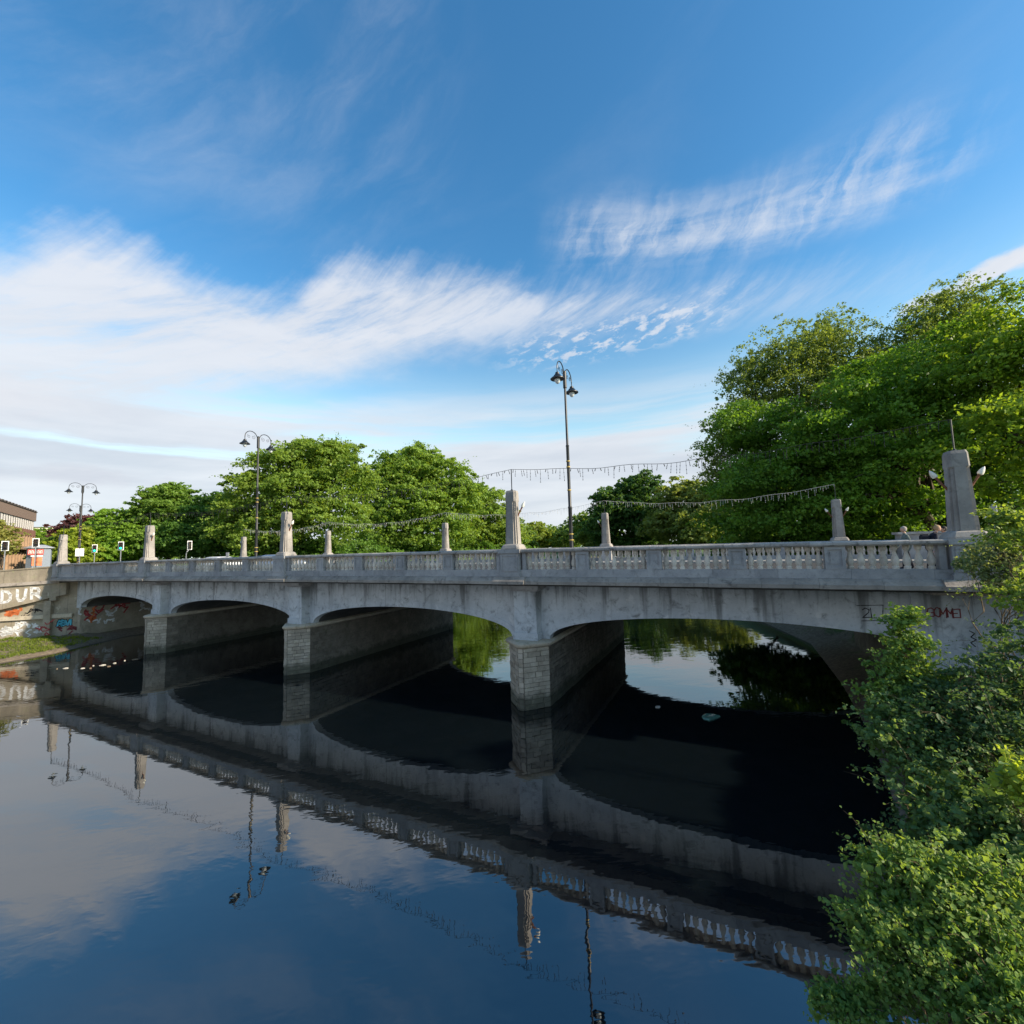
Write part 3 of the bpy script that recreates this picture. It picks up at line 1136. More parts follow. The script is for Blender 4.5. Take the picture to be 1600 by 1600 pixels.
def stroke(mb, pts, w, y):
    pts = [Vector((p[0], 0, p[1])) for p in pts]
    for a, b in zip(pts[:-1], pts[1:]):
        d = (b - a).normalized()
        n = Vector((d.z, 0, -d.x)) * w / 2
        a2, b2 = a - d * w * .35, b + d * w * .35
        mb.add([(v.x, y, v.z) for v in (a2 - n, b2 - n, b2 + n, a2 + n)], [(0, 1, 2, 3)])


def write(text, x, z, h, w, y, adv=1.0, slope=0.0, jig=0.0):
    mb = MB()
    rr = random.Random(len(text) + int(x * 10))
    cx = x
    for ch in text:
        for pl in GL.get(ch, []):
            stroke(mb, [(cx + px * h * .8 + rr.uniform(-jig, jig), z + (cx - x) * slope + pz * h + rr.uniform(-jig, jig)) for px, pz in pl], w, y)
        cx += h * adv
        y -= .0
    return mb


write('GOMMEI', 15.1, 4.42, .30, .035, 1.472, .52, -.02, .02).build('graffiti', 'graffiti_maroon', BR)
g2 = write('2L', 13.35, 4.30, .34, .03, 1.588, .7, 0, .01)
stroke(g2, [(13.2, 4.72), (13.95, 4.76), (13.9, 4.22), (13.3, 4.18)], .025, 1.588)
g2.build('graffiti', 'graffiti_black', BR)
g3 = MB()
stroke(g3, [(16.10, 4.0), (16.22, 3.92), (16.12, 3.8), (16.24, 3.72), (16.1, 3.62), (16.2, 3.5)], .03, 1.472)
g3.build('graffiti', 'graffiti_black', BR)
# under the left arch: tags on the side of the abutment, facing along the river wall
rr = random.Random(5)
for mat_, xx, y0, y1, z0, z1, n in (('graffiti_red', -47.138, 2.0, 5.6, 1.7, 2.9, 8), ('graffiti_orange', -47.134, 1.6, 3.4, 1.3, 1.8, 2), ('graffiti_white', -47.142, 1.6, 6.5, 1.2, 2.9, 8)):
    for k in range(n):
        mb_ = MB()
        pts = [(rr.uniform(y0, y1), rr.uniform(z0, z1))]
        for j in range(7): pts.append((pts[-1][0] + rr.uniform(-.35, .4), min(2.95, max(1.0, pts[-1][1] + rr.uniform(-.35, .35)))))
        for a, b in zip(pts[:-1], pts[1:]):
            d_ = Vector((b[0] - a[0], b[1] - a[1], 0)).normalized()
            nx_, nz_ = -d_.y * .07, d_.x * .07
            q = xx + .0004 * k
            mb_.add([(q, a[0] - d_.x * .05 + nx_, a[1] - d_.y * .05 + nz_), (q, b[0] + d_.x * .05 + nx_, b[1] + d_.y * .05 + nz_), (q, b[0] + d_.x * .05 - nx_, b[1] + d_.y * .05 - nz_), (q, a[0] - d_.x * .05 - nx_, a[1] - d_.y * .05 - nz_)], [(0, 1, 2, 3)])
        mb_.build('graffiti', mat_, BR)

# ------------------------------------------------------------------ river wall at the left end
WO = bp_(-48.75, .3)
WR = R(14)
wex = Vector((math.cos(WR), math.sin(WR), 0))
wny = Vector((-math.sin(WR), math.cos(WR), 0))
WW = empty('river_wall', WO, WR)
tag(WW, 'weathered tan river wall with painted graffiti beside the bridge end', 'wall')


def onw(px, py, yoff=0.0):
    v = ray(px, py)
    o = Vector((0, 0, EYE))
    tt = ((WO + wny * yoff) - o).dot(wny) / v.dot(wny)
    q = o + v * tt
    return (q - WO).dot(wex), q.z


def quad_wall(name, top, bot, y0, y1, mat, n=1):
    mb = MB()
    mb.prism(bot + top[::-1], y0, y1)
    return mb.build(name, mat, WW)


xl = -26.0


def ext(p, q, x):
    """carry the line p-q on to x"""
    k = (q[1] - p[1]) / (q[0] - p[0])
    return (x, p[1] + (x - p[0]) * k)


pt0, pt1 = onw(0, 893), onw(92, 886)
pb0, pb1 = onw(0, 912), onw(92, 906)
quad_wall('parapet_wall', [ext(pt0, pt1, xl), ext(pt0, pt1, .3)], [ext(pb0, pb1, xl), ext(pb0, pb1, .3)], 0, .35, 'wall_concrete')
mb = MB()
a, b = ext(pt0, pt1, xl), ext(pt0, pt1, .35)
mb.prism([(a[0], a[1] + .002), (b[0], b[1] + .002), (b[0], b[1] + .13), (a[0], a[1] + .13)], -.07, .42).build('coping', 'wall_concrete', WW)
a, b = ext(pb0, pb1, xl), ext(pb0, pb1, .35)
mb = MB()
mb.prism([(a[0], a[1] - .30), (b[0], b[1] - .30), (b[0], b[1] - .002), (a[0], a[1] - .002)], -.16, .4).build('string_course', 'cornice_stone', WW)
# arched spandrel with its lower edge sinking to the left
low = [onw(0, 953), onw(30, 946), onw(55, 940), onw(77, 934.5)]
stub = [onw(77, 939), onw(87, 938), onw(87, 932)]
tipx = .8
top_l, top_r = (xl, ext(pb0, pb1, xl)[1] - .302), (tipx, ext(pb0, pb1, tipx)[1] - .302)
poly = [(xl, low[0][1] - 2.2), (low[0][0] - 3, low[0][1] - .9)] + low + stub + [(tipx, stub[-1][1] + .15)]
quad_wall('arched_spandrel', [top_l, top_r], poly, .02, .45, 'wall_concrete')
# lower wall behind, string course, pillar
bx0, bz0 = onw(0, 1004, .5)
quad_wall('lower_wall', [(xl, 5.4), (1.6, 5.4)], [(xl, -.6), (1.6, -.6)], .5, 3.2, 'wall_concrete')
za, zb = onw(0, 972, .4)[1], onw(0, 966, .4)[1]
quad_wall('ledge', [(xl, zb), (1.2, zb + .1)], [(xl, za), (1.2, za + .1)], .28, .5, 'cap_stone')
xa, xb = onw(67, 970, .1)[0], onw(78, 970, .1)[0]
quad_wall('pillar', [(xa, stub[0][1]), (xb, stub[0][1])], [(xa, -.6), (xb, -.6)], .08, .5, 'wall_concrete')
# painted letters
xd, zd = onw(2, 944)
write('DUR', xd, zd + .14, 1.0, .23, -.012 + .02, 1.12, .10, .05).build('graffiti', 'graffiti_white', WW)
xc, zc = onw(88, 979, .47)
write('ABVI', xc + .08, zc + .05, .50, .27, .488, .62, .02, .03).build('graffiti', 'graffiti_black', WW)
write('ABVI', xc + .08, zc + .05, .50, .14, .482, .62, .02, .03).build('graffiti', 'graffiti_cyan', WW)
rr = random.Random(9)


def blot(px0, px1, py0, py1, yo, n, w, mat):
    mb = MB()
    for k in range(n):
        p = onw(rr.uniform(px0, px1), rr.uniform(py0, py1), yo)
        pts = [p]
        for j in range(4):
            pts.append((pts[-1][0] + rr.uniform(-.35, .45), pts[-1][1] + rr.uniform(-.25, .25)))
        stroke(mb, pts, w * rr.uniform(.6, 1.2), yo - .012 - .0005 * k)
    return mb.build('graffiti', mat, WW)


blot(12, 30, 955, 962, .5, 9, .22, 'graffiti_orange')
blot(2, 28, 980, 990, .5, 16, .20, 'graffiti_white')
blot(48, 60, 977, 987, .5, 6, .12, 'graffiti_white')
blot(35, 55, 957, 961, .49, 5, .08, 'graffiti_black')
blot(70, 73, 970, 990, .08, 5, .12, 'graffiti_red')
blot(90, 114, 982, 986, .495, 7, .16, 'graffiti_maroon')



# ------------------------------------------------------------------ foliage
def leaf_arrays(C, N, size, close):
    n = len(C)
    N = N / (np.linalg.norm(N, axis=1, keepdims=True) + 1e-9)
    T = np.cross(N, rng.normal(size=(n, 3)))
    T /= np.linalg.norm(T, axis=1, keepdims=True) + 1e-9
    B = np.cross(N, T)
    if close:
        pat = [(-.5, 0, 0), (-.22, -.30, .07), (.16, -.27, .09), (.5, 0, -.04), (.16, .27, .09), (-.22, .30, .07)]
    else:
        pat = [(-.5, 0, 0), (.02, -.36, .09), (.5, 0, -.03), (.02, .36, .09)]
    k = len(pat)
    V = np.empty((n, k, 3), np.float32)
    s = size[:, None]
    for i, (a, b, c) in enumerate(pat):
        V[:, i] = C + s * (a * T + b * B + c * N)
    base = np.arange(n)[:, None] * k
    if close:
        Fc = np.concatenate([base + np.array([[0, 1, 2, 3]]), base + np.array([[0, 3, 4, 5]])], 0)
    else:
        Fc = base + np.array([[0, 1, 2, 3]])
    return V.reshape(-1, 3), Fc, k


def leaf_object(name, C, N, size, tint, parent, origin, close=False):
    V, Fc, k = leaf_arrays(C - np.array(origin)[None, :], N, size, close)
    me = np_mesh(name, V, Fc, 'leaf', smooth=False)
    at_ = me.attributes.new('tint', 'FLOAT_COLOR', 'POINT')
    col = np.ones((len(V), 4), np.float32)
    col[:, :3] = np.repeat(tint, k, 0)
    col[:, :3] *= LEAFGAIN
    at_.data.foreach_set('color', col.ravel())
    return mesh_obj(name, me, parent)


LEAFGAIN = 2.0


def rand_dir(n):
    v = rng.normal(size=(n, 3))
    return v / np.linalg.norm(v, axis=1, keepdims=True)


def crown(lobes, leaf, clump, per, cover, cols, flat=.55, fill=.25, spread=.35, ragged=.25, droop=0.0, sub=6):
    """lobes: (centre, rx, ry, rz). Boughs spread over the lobes' skins, each a shallow dome of leaf tufts, plus a thin fill inside."""
    CC, NN, SS, TT = [], [], [], []
    cols = np.array(cols)
    for (c, rx, ry, rz) in lobes:
        c = np.array(c)
        rad = np.array([rx, ry, rz])
        area = 4 * math.pi * ((rx * ry) ** 1.6 / 3 + (rx * rz) ** 1.6 / 3 + (ry * rz) ** 1.6 / 3) ** (1 / 1.6)
        m_ = max(5, int(area / (math.pi * clump ** 2) * cover))
        d = rand_dir(m_)
        d[:, 2] = np.where(d[:, 2] < -.45, -d[:, 2], d[:, 2])
        rr_ = 1 + rng.normal(0, ragged * .4, m_) - np.abs(rng.normal(0, ragged * .5, m_))
        sprig = rng.random(m_) < .22
        rr_ = np.where(sprig, 1.02 + np.abs(rng.normal(0, .07 + ragged * .22, m_)), rr_)
        P = c + d * rad * rr_[:, None]
        lobe_t = rng.random()
        for i in range(m_):
            R0 = clump * rng.uniform(.7, 1.35) * (.55 if sprig[i] else 1)
            ns = max(2, int(sub * rng.uniform(.6, 1.4) * (.5 if sprig[i] else 1)))
            a = rng.uniform(0, 2 * math.pi, ns)
            rs = np.sqrt(rng.random(ns)) * R0
            sx, sy = np.cos(a) * rs, np.sin(a) * rs
            # the dome leans outwards with the lobe
            sz = flat * R0 * (1 - (rs / R0) ** 2) - droop * rs + rng.normal(0, .10 * R0, ns)
            out = d[i] * np.array([1, 1, .3])
            tone = .2 * lobe_t + .35 * rng.random()
            for j in range(ns):
                k = max(4, int(per / sub * rng.uniform(.6, 1.4)))
                rc = R0 * .42 * rng.uniform(.7, 1.35)
                q = rand_dir(k)
                q[:, 2] = np.abs(q[:, 2]) * np.where(rng.random(k) < .75, 1, -.7)
                off = q * (rc * rng.random(k) ** .5)[:, None]
                off[:, 2] *= max(flat, .6)
                CC.append(P[i] + np.array([sx[j], sy[j], sz[j]]) + off)
                NN.append(q * .6 + out * .25 + np.array([0, 0, .35]) + rng.normal(0, spread, (k, 3)))
                SS.append(leaf * rng.uniform(.5, 1.45, k))
                tt = np.clip(tone + .2 * rng.random() + .25 * rng.random(k), 0, 1)[:, None]
                TT.append((cols[0] * (1 - tt) + cols[1] * tt) * rng.uniform(.82, 1.18, (k, 1)))
        kf = int(m_ * per * fill)
        q = rand_dir(kf) * (rng.random(kf) ** .4)[:, None] * .86
        CC.append(c + q * rad)
        NN.append(rand_dir(kf) + np.array([0, 0, .3]))
        SS.append(leaf * rng.uniform(.9, 1.7, kf))
        tt = rng.random((kf, 1)) * .6
        TT.append(cols[0] * (1 - tt) + cols[1] * tt)
    return np.concatenate(CC), np.concatenate(NN), np.concatenate(SS), np.concatenate(TT)


def shoots(lobes, n, leaf, cols, per, reach=(.8, 1.5), mb=None, origin=None, rad=.0065):
    """leafy shoots springing out of the lobes: a bent stem with leaves set along it"""
    CC, NN, SS, TT = [], [], [], []
    cols = np.array(cols)
    for (c, rx, ry, rz) in lobes:
        for k in range(n):
            d = rand_dir(1)[0]
            d[2] = abs(d[2]) * .8 + .05 if rng.random() < .75 else d[2] * .4
            d[1] = -abs(d[1]) if rng.random() < .6 else d[1]
            a = np.array(c) + d * np.array([rx, ry, rz]) * .45
            Ls = rng.uniform(*reach) * (rx + rz) / 2
            up = np.array([0, 0, rng.uniform(-.2, .9)])
            t_ = np.linspace(0, 1, 6)[:, None]
            bend = rng.normal(0, .18, 3)
            pts = a + (d * t_ + up * t_ * .5 + bend * t_ ** 2 - np.array([0, 0, .35]) * t_ ** 3) * Ls
            if mb is not None: mb.tube([tuple(q - np.array(origin)) for q in pts], [rad * (1 - .75 * i / 5) for i in range(6)], 3)
            m_ = max(3, int(per * rng.uniform(.6, 1.3)))
            f = rng.uniform(.15, 1.0, m_) ** .8
            P = np.stack([np.interp(f, t_[:, 0], pts[:, i]) for i in range(3)], 1)
            P += rng.normal(0, leaf * .55, (m_, 3))
            CC.append(P)
            NN.append(rng.normal(0, .7, (m_, 3)) + np.array([0, -.2, .8]))
            SS.append(leaf * rng.uniform(.45, 1.5, m_) * rng.uniform(.7, 1.4) * (1.15 - .45 * f))
            tt = np.clip(.25 + .4 * rng.random() + .35 * f * rng.random(m_), 0, 1)[:, None]
            TT.append(cols[0] * (1 - tt) + cols[1] * tt)
    return np.concatenate(CC), np.concatenate(NN), np.concatenate(SS), np.concatenate(TT)


def limb(mb, a, b, r0, r1, rr, seg=6, wob=.06):
    a, b = Vector(a), Vector(b)
    L = (b - a).length
    pts, rad = [], []
    n = 6
    for k in range(n + 1):
        t_ = k / n
        p = a.lerp(b, t_)
        p.z += math.sin(t_ * math.pi) * L * .07
        if 0 < k < n: p += Vector((rr.uniform(-1, 1), rr.uniform(-1, 1), rr.uniform(-1, 1))) * L * wob
        pts.append(p)
        rad.append(r0 + (r1 - r0) * t_)
    mb.tube(pts, rad, seg)
    return pts


def tree(name, label, base, lobes, leaf=.3, clump=1.1, per=120, cover=2.0, cols=((.05, .1, .015), (.1, .17, .03)), trunk=.35, group=None, cat='tree',
         flat=.55, fill=.25, spread=.7, ragged=.3, twigs=5, close=False, droop=0.0, seed=1, fork=.35, sub=6, shoot=0, shoot_per=16):
    base = Vector(base)
    root = empty(name, base)
    tag(root, label, cat, group)
    C, N_, S_, T_ = crown(lobes, leaf, clump, per, cover, cols, flat, fill, spread, ragged, droop, sub)
    rr = random.Random(seed)
    mb = MB()
    if shoot:
        extra = shoots(lobes, shoot, leaf, cols, shoot_per, (.9, 2.0) if close else (.9, 1.25), mb if close else None, base)
        C, N_, S_, T_ = (np.concatenate(q) for q in zip((C, N_, S_, T_), extra))
    leaf_object('crown', C, N_, S_, T_, root, base, close)
    cs = [Vector(l[0]) - base for l in lobes]
    top = sum(cs, Vector()) / len(cs)
    forkp = Vector((top.x * fork, top.y * fork, max(top.z * fork, .5)))
    limb(mb, (0, 0, -.3), forkp, trunk, trunk * .75, rr, 8, .02)
    for (c, rx, ry, rz), q in zip(lobes, cs):
        pts = limb(mb, forkp, q, trunk * .6, trunk * .2, rr, 6, .05)
        for j in range(twigs):
            dv = Vector((rr.uniform(-1, 1) * rx, rr.uniform(-1, 1) * ry, rr.uniform(-.3, 1) * rz)) * .85
            limb(mb, pts[rr.randint(3, 6)], q + dv, trunk * .2, trunk * .04, rr, 4, .07)
    mb.build('trunk', 'twig' if close else 'bark', root, True)
    return root


def L(px, py, Y, rx, rz, ry=None):
    p = at(px, py, Y)
    return ((p.x, p.y, p.z), rx, ry or rx, rz)


def gz1(x, y):
    return float(ground_z(np.array([x]), np.array([y]))[0])


def base_at(px, Y, dx=0.0):
    p = at(px, 850, Y)
    return (p.x + dx, p.y, gz1(p.x + dx, p.y))


MAPLE = ((.035, .085, .010), (.105, .185, .022))
MAPLE_Y = ((.045, .095, .010), (.145, .205, .022))
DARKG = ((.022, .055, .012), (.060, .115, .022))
ASH = ((.050, .085, .020), (.120, .160, .040))
LIME = ((.052, .100, .014), (.145, .200, .036))
FARG = ((.060, .110, .025), (.130, .185, .045))

# right bank behind the bridge
tree('maple_tree', 'tall spreading maple with yellow-green top behind the rightmost bridge pylon', base_at(1600, 31, 4),
     [L(1610, 560, 31, 4.4, 3.2), L(1540, 590, 33, 4.2, 3.0), L(1690, 600, 30, 5, 4), L(1590, 680, 29, 3.8, 2.6), L(1680, 740, 28, 4, 3), L(1510, 690, 34, 3.6, 2.4), L(1600, 500, 33, 3.6, 2.0), L(1640, 800, 27, 2.6, 2.2)],
     .26, 1.9, 460, 1.12, MAPLE_Y, .5, 'trees on the right bank', droop=.25, seed=2, flat=.32, fill=.10, sub=16, shoot=10, shoot_per=20)
tree('maple_tree', 'broad maple with layered leafy boughs between the two rightmost pylons', base_at(1450, 37, 1),
     [L(1430, 600, 38, 4.6, 3.2), L(1360, 650, 38, 4.2, 2.8), L(1470, 660, 36, 3.6, 2.6), L(1400, 720, 35, 3.8, 2.2), L(1300, 700, 37, 3.8, 2.4), L(1455, 560, 39, 3.6, 2.4), L(1340, 780, 36, 3.2, 1.8), L(1440, 790, 37, 3.0, 1.8)],
     .26, 1.9, 460, 1.12, MAPLE, .5, 'trees on the right bank', droop=.25, seed=3, flat=.32, fill=.10, sub=16, shoot=10, shoot_per=20)
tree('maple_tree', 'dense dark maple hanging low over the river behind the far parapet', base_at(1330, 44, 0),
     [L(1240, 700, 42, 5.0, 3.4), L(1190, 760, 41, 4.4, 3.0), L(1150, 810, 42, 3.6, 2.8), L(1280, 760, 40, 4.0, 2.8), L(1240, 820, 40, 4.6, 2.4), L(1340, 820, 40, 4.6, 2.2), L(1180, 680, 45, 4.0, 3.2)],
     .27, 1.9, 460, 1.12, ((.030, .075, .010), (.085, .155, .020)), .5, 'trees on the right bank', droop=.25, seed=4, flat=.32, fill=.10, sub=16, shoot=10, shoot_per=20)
tree('ash_tree', 'airy tall ash with sparse leaves against the sky, left of the right-bank maples', base_at(1240, 52, 3),
     [L(1240, 580, 50, 4.4, 4.2), L(1180, 620, 50, 3.6, 4.6), L(1300, 560, 50, 3.8, 4.0), L(1150, 700, 49, 3.2, 4.2), L(1270, 640, 48, 5.0, 4.0), L(1340, 610, 48, 4.4, 3.6), L(1135, 770, 48, 2.6, 3.6)],
     .21, 1.0, 90, 2.2, ASH, .35, 'trees on the right bank', flat=.9, fill=.16, ragged=.55, spread=.8, twigs=9, seed=5, shoot=40, shoot_per=16)
tree('ash_tree', 'slender ash top poking above the maples under the small bright cloud', base_at(1480, 46, 4),
     [L(1490, 500, 45, 3.4, 3.0), L(1440, 530, 45, 3.0, 2.8), L(1470, 590, 45, 4.0, 3.0), L(1400, 570, 46, 3.4, 2.4), L(1520, 520, 45, 2.6, 2.4)],
     .21, 1.0, 85, 2.2, ASH, .3, 'trees on the right bank', flat=.9, fill=.14, ragged=.55, spread=.8, twigs=9, seed=6, shoot=40, shoot_per=16)
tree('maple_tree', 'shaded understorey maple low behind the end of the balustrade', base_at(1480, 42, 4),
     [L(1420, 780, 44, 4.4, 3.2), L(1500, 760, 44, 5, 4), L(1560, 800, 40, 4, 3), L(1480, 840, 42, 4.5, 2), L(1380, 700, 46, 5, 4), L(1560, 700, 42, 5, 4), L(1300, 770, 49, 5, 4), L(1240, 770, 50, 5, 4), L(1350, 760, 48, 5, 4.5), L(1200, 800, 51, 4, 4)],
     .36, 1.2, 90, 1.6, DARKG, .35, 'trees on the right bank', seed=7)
# trees further up the right bank
tree('poplar_tree', 'dark rounded poplar rising behind the far pylon near the tall lamp', base_at(985, 179, 4),
     [L(1000, 775, 179.2, 9, 8.3), L(960, 800, 179.2, 9, 9), L(1010, 815, 176, 11, 8.8), L(940, 830, 179.2, 7.4, 6.4)],
     0.99, 2.40, 80, 1.9, ((.022, .055, .014), (.055, .105, .025)), .4, 'trees up the right bank', seed=8, ragged=.2)
tree('willow_tree', 'pale olive tree between the dark poplar and the right-bank maples', base_at(1080, 156, 5),
     [L(1070, 795, 156.8, 10, 8.6), L(1120, 800, 147.2, 9.6, 9.6), L(1045, 825, 156.8, 9, 6.4), L(1100, 830, 144, 10, 6.4)],
     0.88, 2.24, 80, 1.9, ((.060, .095, .022), (.140, .165, .045)), .4, 'trees up the right bank', seed=9)
tree('riverside_tree', 'light green tree just right of the tall lamp post base', base_at(925, 202, 6),
     [L(915, 832, 202.5, 9.5, 7.4), L(940, 845, 195.8, 9.5, 5.4), L(890, 845, 222.8, 8.1, 5.4)],
     1.08, 2.56, 70, 1.8, FARG, .4, 'trees up the right bank', seed=10)
far_spots = [(835, 838, 230, 11, 6, 'yellowish distant tree right beside the tallest near pylon'), (862, 842, 260, 10, 6, 'pale distant tree in the river gap, left one of two'),
             (885, 841, 250, 10, 6, 'pale distant tree just left of the lamp post base'), (812, 846, 210, 9, 6, 'low distant tree half hidden by the tallest near pylon')]
for k, (px, py_, Y, rx, rz, lab) in enumerate(far_spots):
    tree('distant_tree', lab, base_at(px, Y), [L(px, py_, Y, rx * .7, rz), L(px + 12, py_ + 4, Y + 5, rx * .6, rz * .8), L(px - 10, py_ + 5, Y, rx * .6, rz * .8)],
         1.2, 2.6, 60, 1.8, ((.075, .115, .022), (.15, .185, .04)) if k == 0 else FARG, .5, 'distant trees up the river', seed=20 + k)
# left bank, upstream: the big rounded crowns
tree('lime_tree', 'large full green tree behind the lamp post left of centre', base_at(455, 76, 0),
     [L(440, 745, 74, 5.2, 4.2), L(500, 740, 75, 5.6, 4.4), L(395, 780, 74, 4.8, 4.2), L(460, 790, 71, 5.4, 4.2), L(540, 765, 74, 5.2, 4.4), L(370, 825, 73, 4.6, 4), L(430, 840, 71, 5, 3.6), L(520, 820, 71, 5.4, 4.2), L(470, 715, 77, 3.6, 2.4), L(530, 712, 77, 3.2, 2.2)],
     .39, 1.6, 185, 1.65, LIME, .5, 'big trees on the left bank', seed=30, flat=.5, sub=9, fill=.14, shoot=22, shoot_per=20)
tree('lime_tree', 'rounded green tree between the lamp-side tree and the tallest pylon', base_at(660, 127, 0),
     [L(640, 745, 124, 8.4, 6.5), L(690, 755, 127.1, 8.1, 6.8), L(600, 770, 122.5, 7.8, 6.8), L(650, 800, 119.4, 8.7, 7.1), L(720, 790, 125.5, 7.8, 6.8), L(600, 830, 117.8, 7.8, 6.2), L(690, 835, 120.9, 8.7, 5.9), L(655, 722, 128.7, 5.3, 3.7)],
     0.64, 2.48, 185, 1.65, ((.048, .098, .014), (.135, .196, .034)), .5, 'big trees on the left bank', seed=31, flat=.5, sub=9, fill=.14, shoot=22, shoot_per=20)
tree('lime_tree', 'lower tree sloping down to the tallest near pylon', base_at(755, 147, 0),
     [L(745, 800, 147.2, 9, 7.4), L(775, 825, 150.4, 8, 6.7), L(730, 830, 144, 8.6, 6.4), L(795, 845, 160, 7.2, 4.8)],
     0.69, 2.56, 175, 1.65, ((.054, .105, .016), (.150, .200, .040)), .45, 'big trees on the left bank', seed=32, flat=.5, sub=9, fill=.14, shoot=22, shoot_per=20)
tree('lime_tree', 'shaded green tree behind the turned-away traffic light', base_at(325, 80, 0),
     [L(330, 825, 80, 5.2, 4.2), L(300, 850, 78, 4.8, 3.2), L(350, 850, 78, 4.8, 3.4), L(340, 800, 82, 4, 3)],
     .44, 1.2, 95, 1.9, ((.028, .07, .012), (.075, .14, .026)), .4, 'big trees on the left bank', seed=33)
tree('locust_tree', 'feathery topped tree above the left traffic lights', base_at(265, 82, 0),
     [L(262, 795, 82, 4.6, 3.8), L(235, 820, 82, 4.6, 3.6), L(285, 820, 82, 4.4, 3.6), L(255, 850, 80, 5.5, 3), L(268, 778, 83, 3.0, 2.0)],
     .42, 1.1, 90, 1.9, ((.045, .095, .014), (.12, .185, .034)), .4, 'street trees left of the river', seed=34, ragged=.4)
tree('hedge_tree', 'bright green bushy tree behind the green traffic lights', base_at(185, 80, 0),
     [L(190, 830, 80, 4.4, 3.2), L(165, 845, 79, 4.2, 3), L(210, 855, 78, 4.4, 2.6), L(180, 868, 77, 5, 2), L(150, 862, 78, 3.6, 2.2)],
     .42, 1.1, 90, 1.9, ((.050, .11, .012), (.13, .21, .028)), .35, 'street trees left of the river', seed=35)
tree('purple_tree', 'dark purple-leaved tree behind the leftmost pylon', base_at(118, 92, 0),
     [L(126, 824, 92, 2.8, 2.0), L(108, 838, 92, 2.6, 2.2), L(140, 824, 94, 2.2, 1.6), L(94, 852, 90, 2.0, 2.0)],
     .46, 1.1, 85, 1.9, ((.045, .018, .022), (.10, .045, .045)), .35, 'street trees left of the river', seed=36)
tree('hedge_tree', 'yellow-green bush directly right of the leftmost pylon', base_at(116, 70, 0),
     [L(118, 850, 70, 2.2, 2.4), L(122, 870, 69, 2.6, 2.0), L(108, 866, 70, 2.2, 1.8)],
     .36, .9, 90, 1.9, ((.075, .12, .012), (.20, .24, .03)), .25, 'street trees left of the river', seed=37)
tree('hedge_tree', 'dark green bush between the kiosk and the leftmost pylon', base_at(83, 72, 0),
     [L(84, 868, 70, 2.2, 2.0), L(92, 858, 72, 2.0, 2.2), L(80, 880, 70, 2.4, 1.8)],
     .36, .9, 90, 1.9, ((.045, .09, .016), (.12, .19, .035)), .25, 'street trees left of the river', seed=38)
tree('street_tree', 'small bright tree in front of the low cream building', base_at(68, 105, 0),
     [L(62, 846, 105, 3.6, 2.2), L(75, 850, 105, 3.4, 2.2)],
     .5, 1.1, 70, 1.8, ((.070, .13, .016), (.15, .22, .035)), .25, 'street trees left of the river', seed=39)
tree('street_tree', 'olive-leaved young tree in front of the brick office block', base_at(6, 50, 0),
     [L(-4, 822, 50, 1.0, .8), L(6, 842, 50, 1.1, .9), L(-6, 845, 50, 1.6, 1.4), L(12, 858, 50, 1.1, .8)],
     .26, .8, 60, 1.5, ((.095, .105, .028), (.20, .20, .06)), .16, 'street trees left of the river', seed=40, ragged=.5)
under = [(700, 888, 128, 'left-bank'), (640, 886, 122, ''), (570, 892, 92, ''), (500, 898, 74, ''), (430, 896, 73, ''), (760, 882, 145, ''), (790, 876, 160, '')]
where = ['behind the tree nearest the tallest pylon', 'below the rounded middle tree', 'in the gap between the two largest trees', 'below the largest tree, right half',
         'below the largest tree, left half', 'at the foot of the lower sloping tree', 'at the river bend past the sloping tree']
for k, (px, py_, Y, _) in enumerate(under):
    tree('riverside_bush', 'low green bush on the far left bank ' + where[k], base_at(px, Y), [L(px, py_ - 22 * 75 / Y, Y, 4.2 * Y / 78, 3.0), L(px + 25, py_ - 10 * 75 / Y, Y, 3.6 * Y / 78, 2.6), L(px - 28, py_ - 12 * 75 / Y, Y - 1, 3.6 * Y / 78, 2.6)],
         .42 * max(1, Y / 80), 1.3 * max(1, Y / 80), 120, 1.7, ((.030, .075, .012), (.085, .15, .025)), .2, 'bushes along the far left bank', 'bush', seed=70 + k)
under = [(1165, 885, 49, 'behind the dark maple'), (1225, 880, 46, 'hanging over the water'), (1290, 872, 45, 'left of the rightmost far pylon'), (1370, 862, 44, 'right of the rightmost far pylon'), (1110, 862, 150, 'below the pale olive tree'), (1000, 860, 180, 'below the dark poplar')]
for k, (px, py_, Y, w_) in enumerate(under):
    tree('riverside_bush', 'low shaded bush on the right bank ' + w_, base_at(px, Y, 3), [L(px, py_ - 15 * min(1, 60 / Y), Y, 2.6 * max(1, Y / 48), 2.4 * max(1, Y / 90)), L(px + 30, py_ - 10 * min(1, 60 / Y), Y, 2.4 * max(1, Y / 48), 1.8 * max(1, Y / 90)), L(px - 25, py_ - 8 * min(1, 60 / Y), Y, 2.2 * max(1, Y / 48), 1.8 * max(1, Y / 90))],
         .30 * max(1, Y / 55), 1.1 * max(1, Y / 55), 120, 1.7, DARKG, .15, 'bushes along the right bank', 'bush', seed=90 + k)
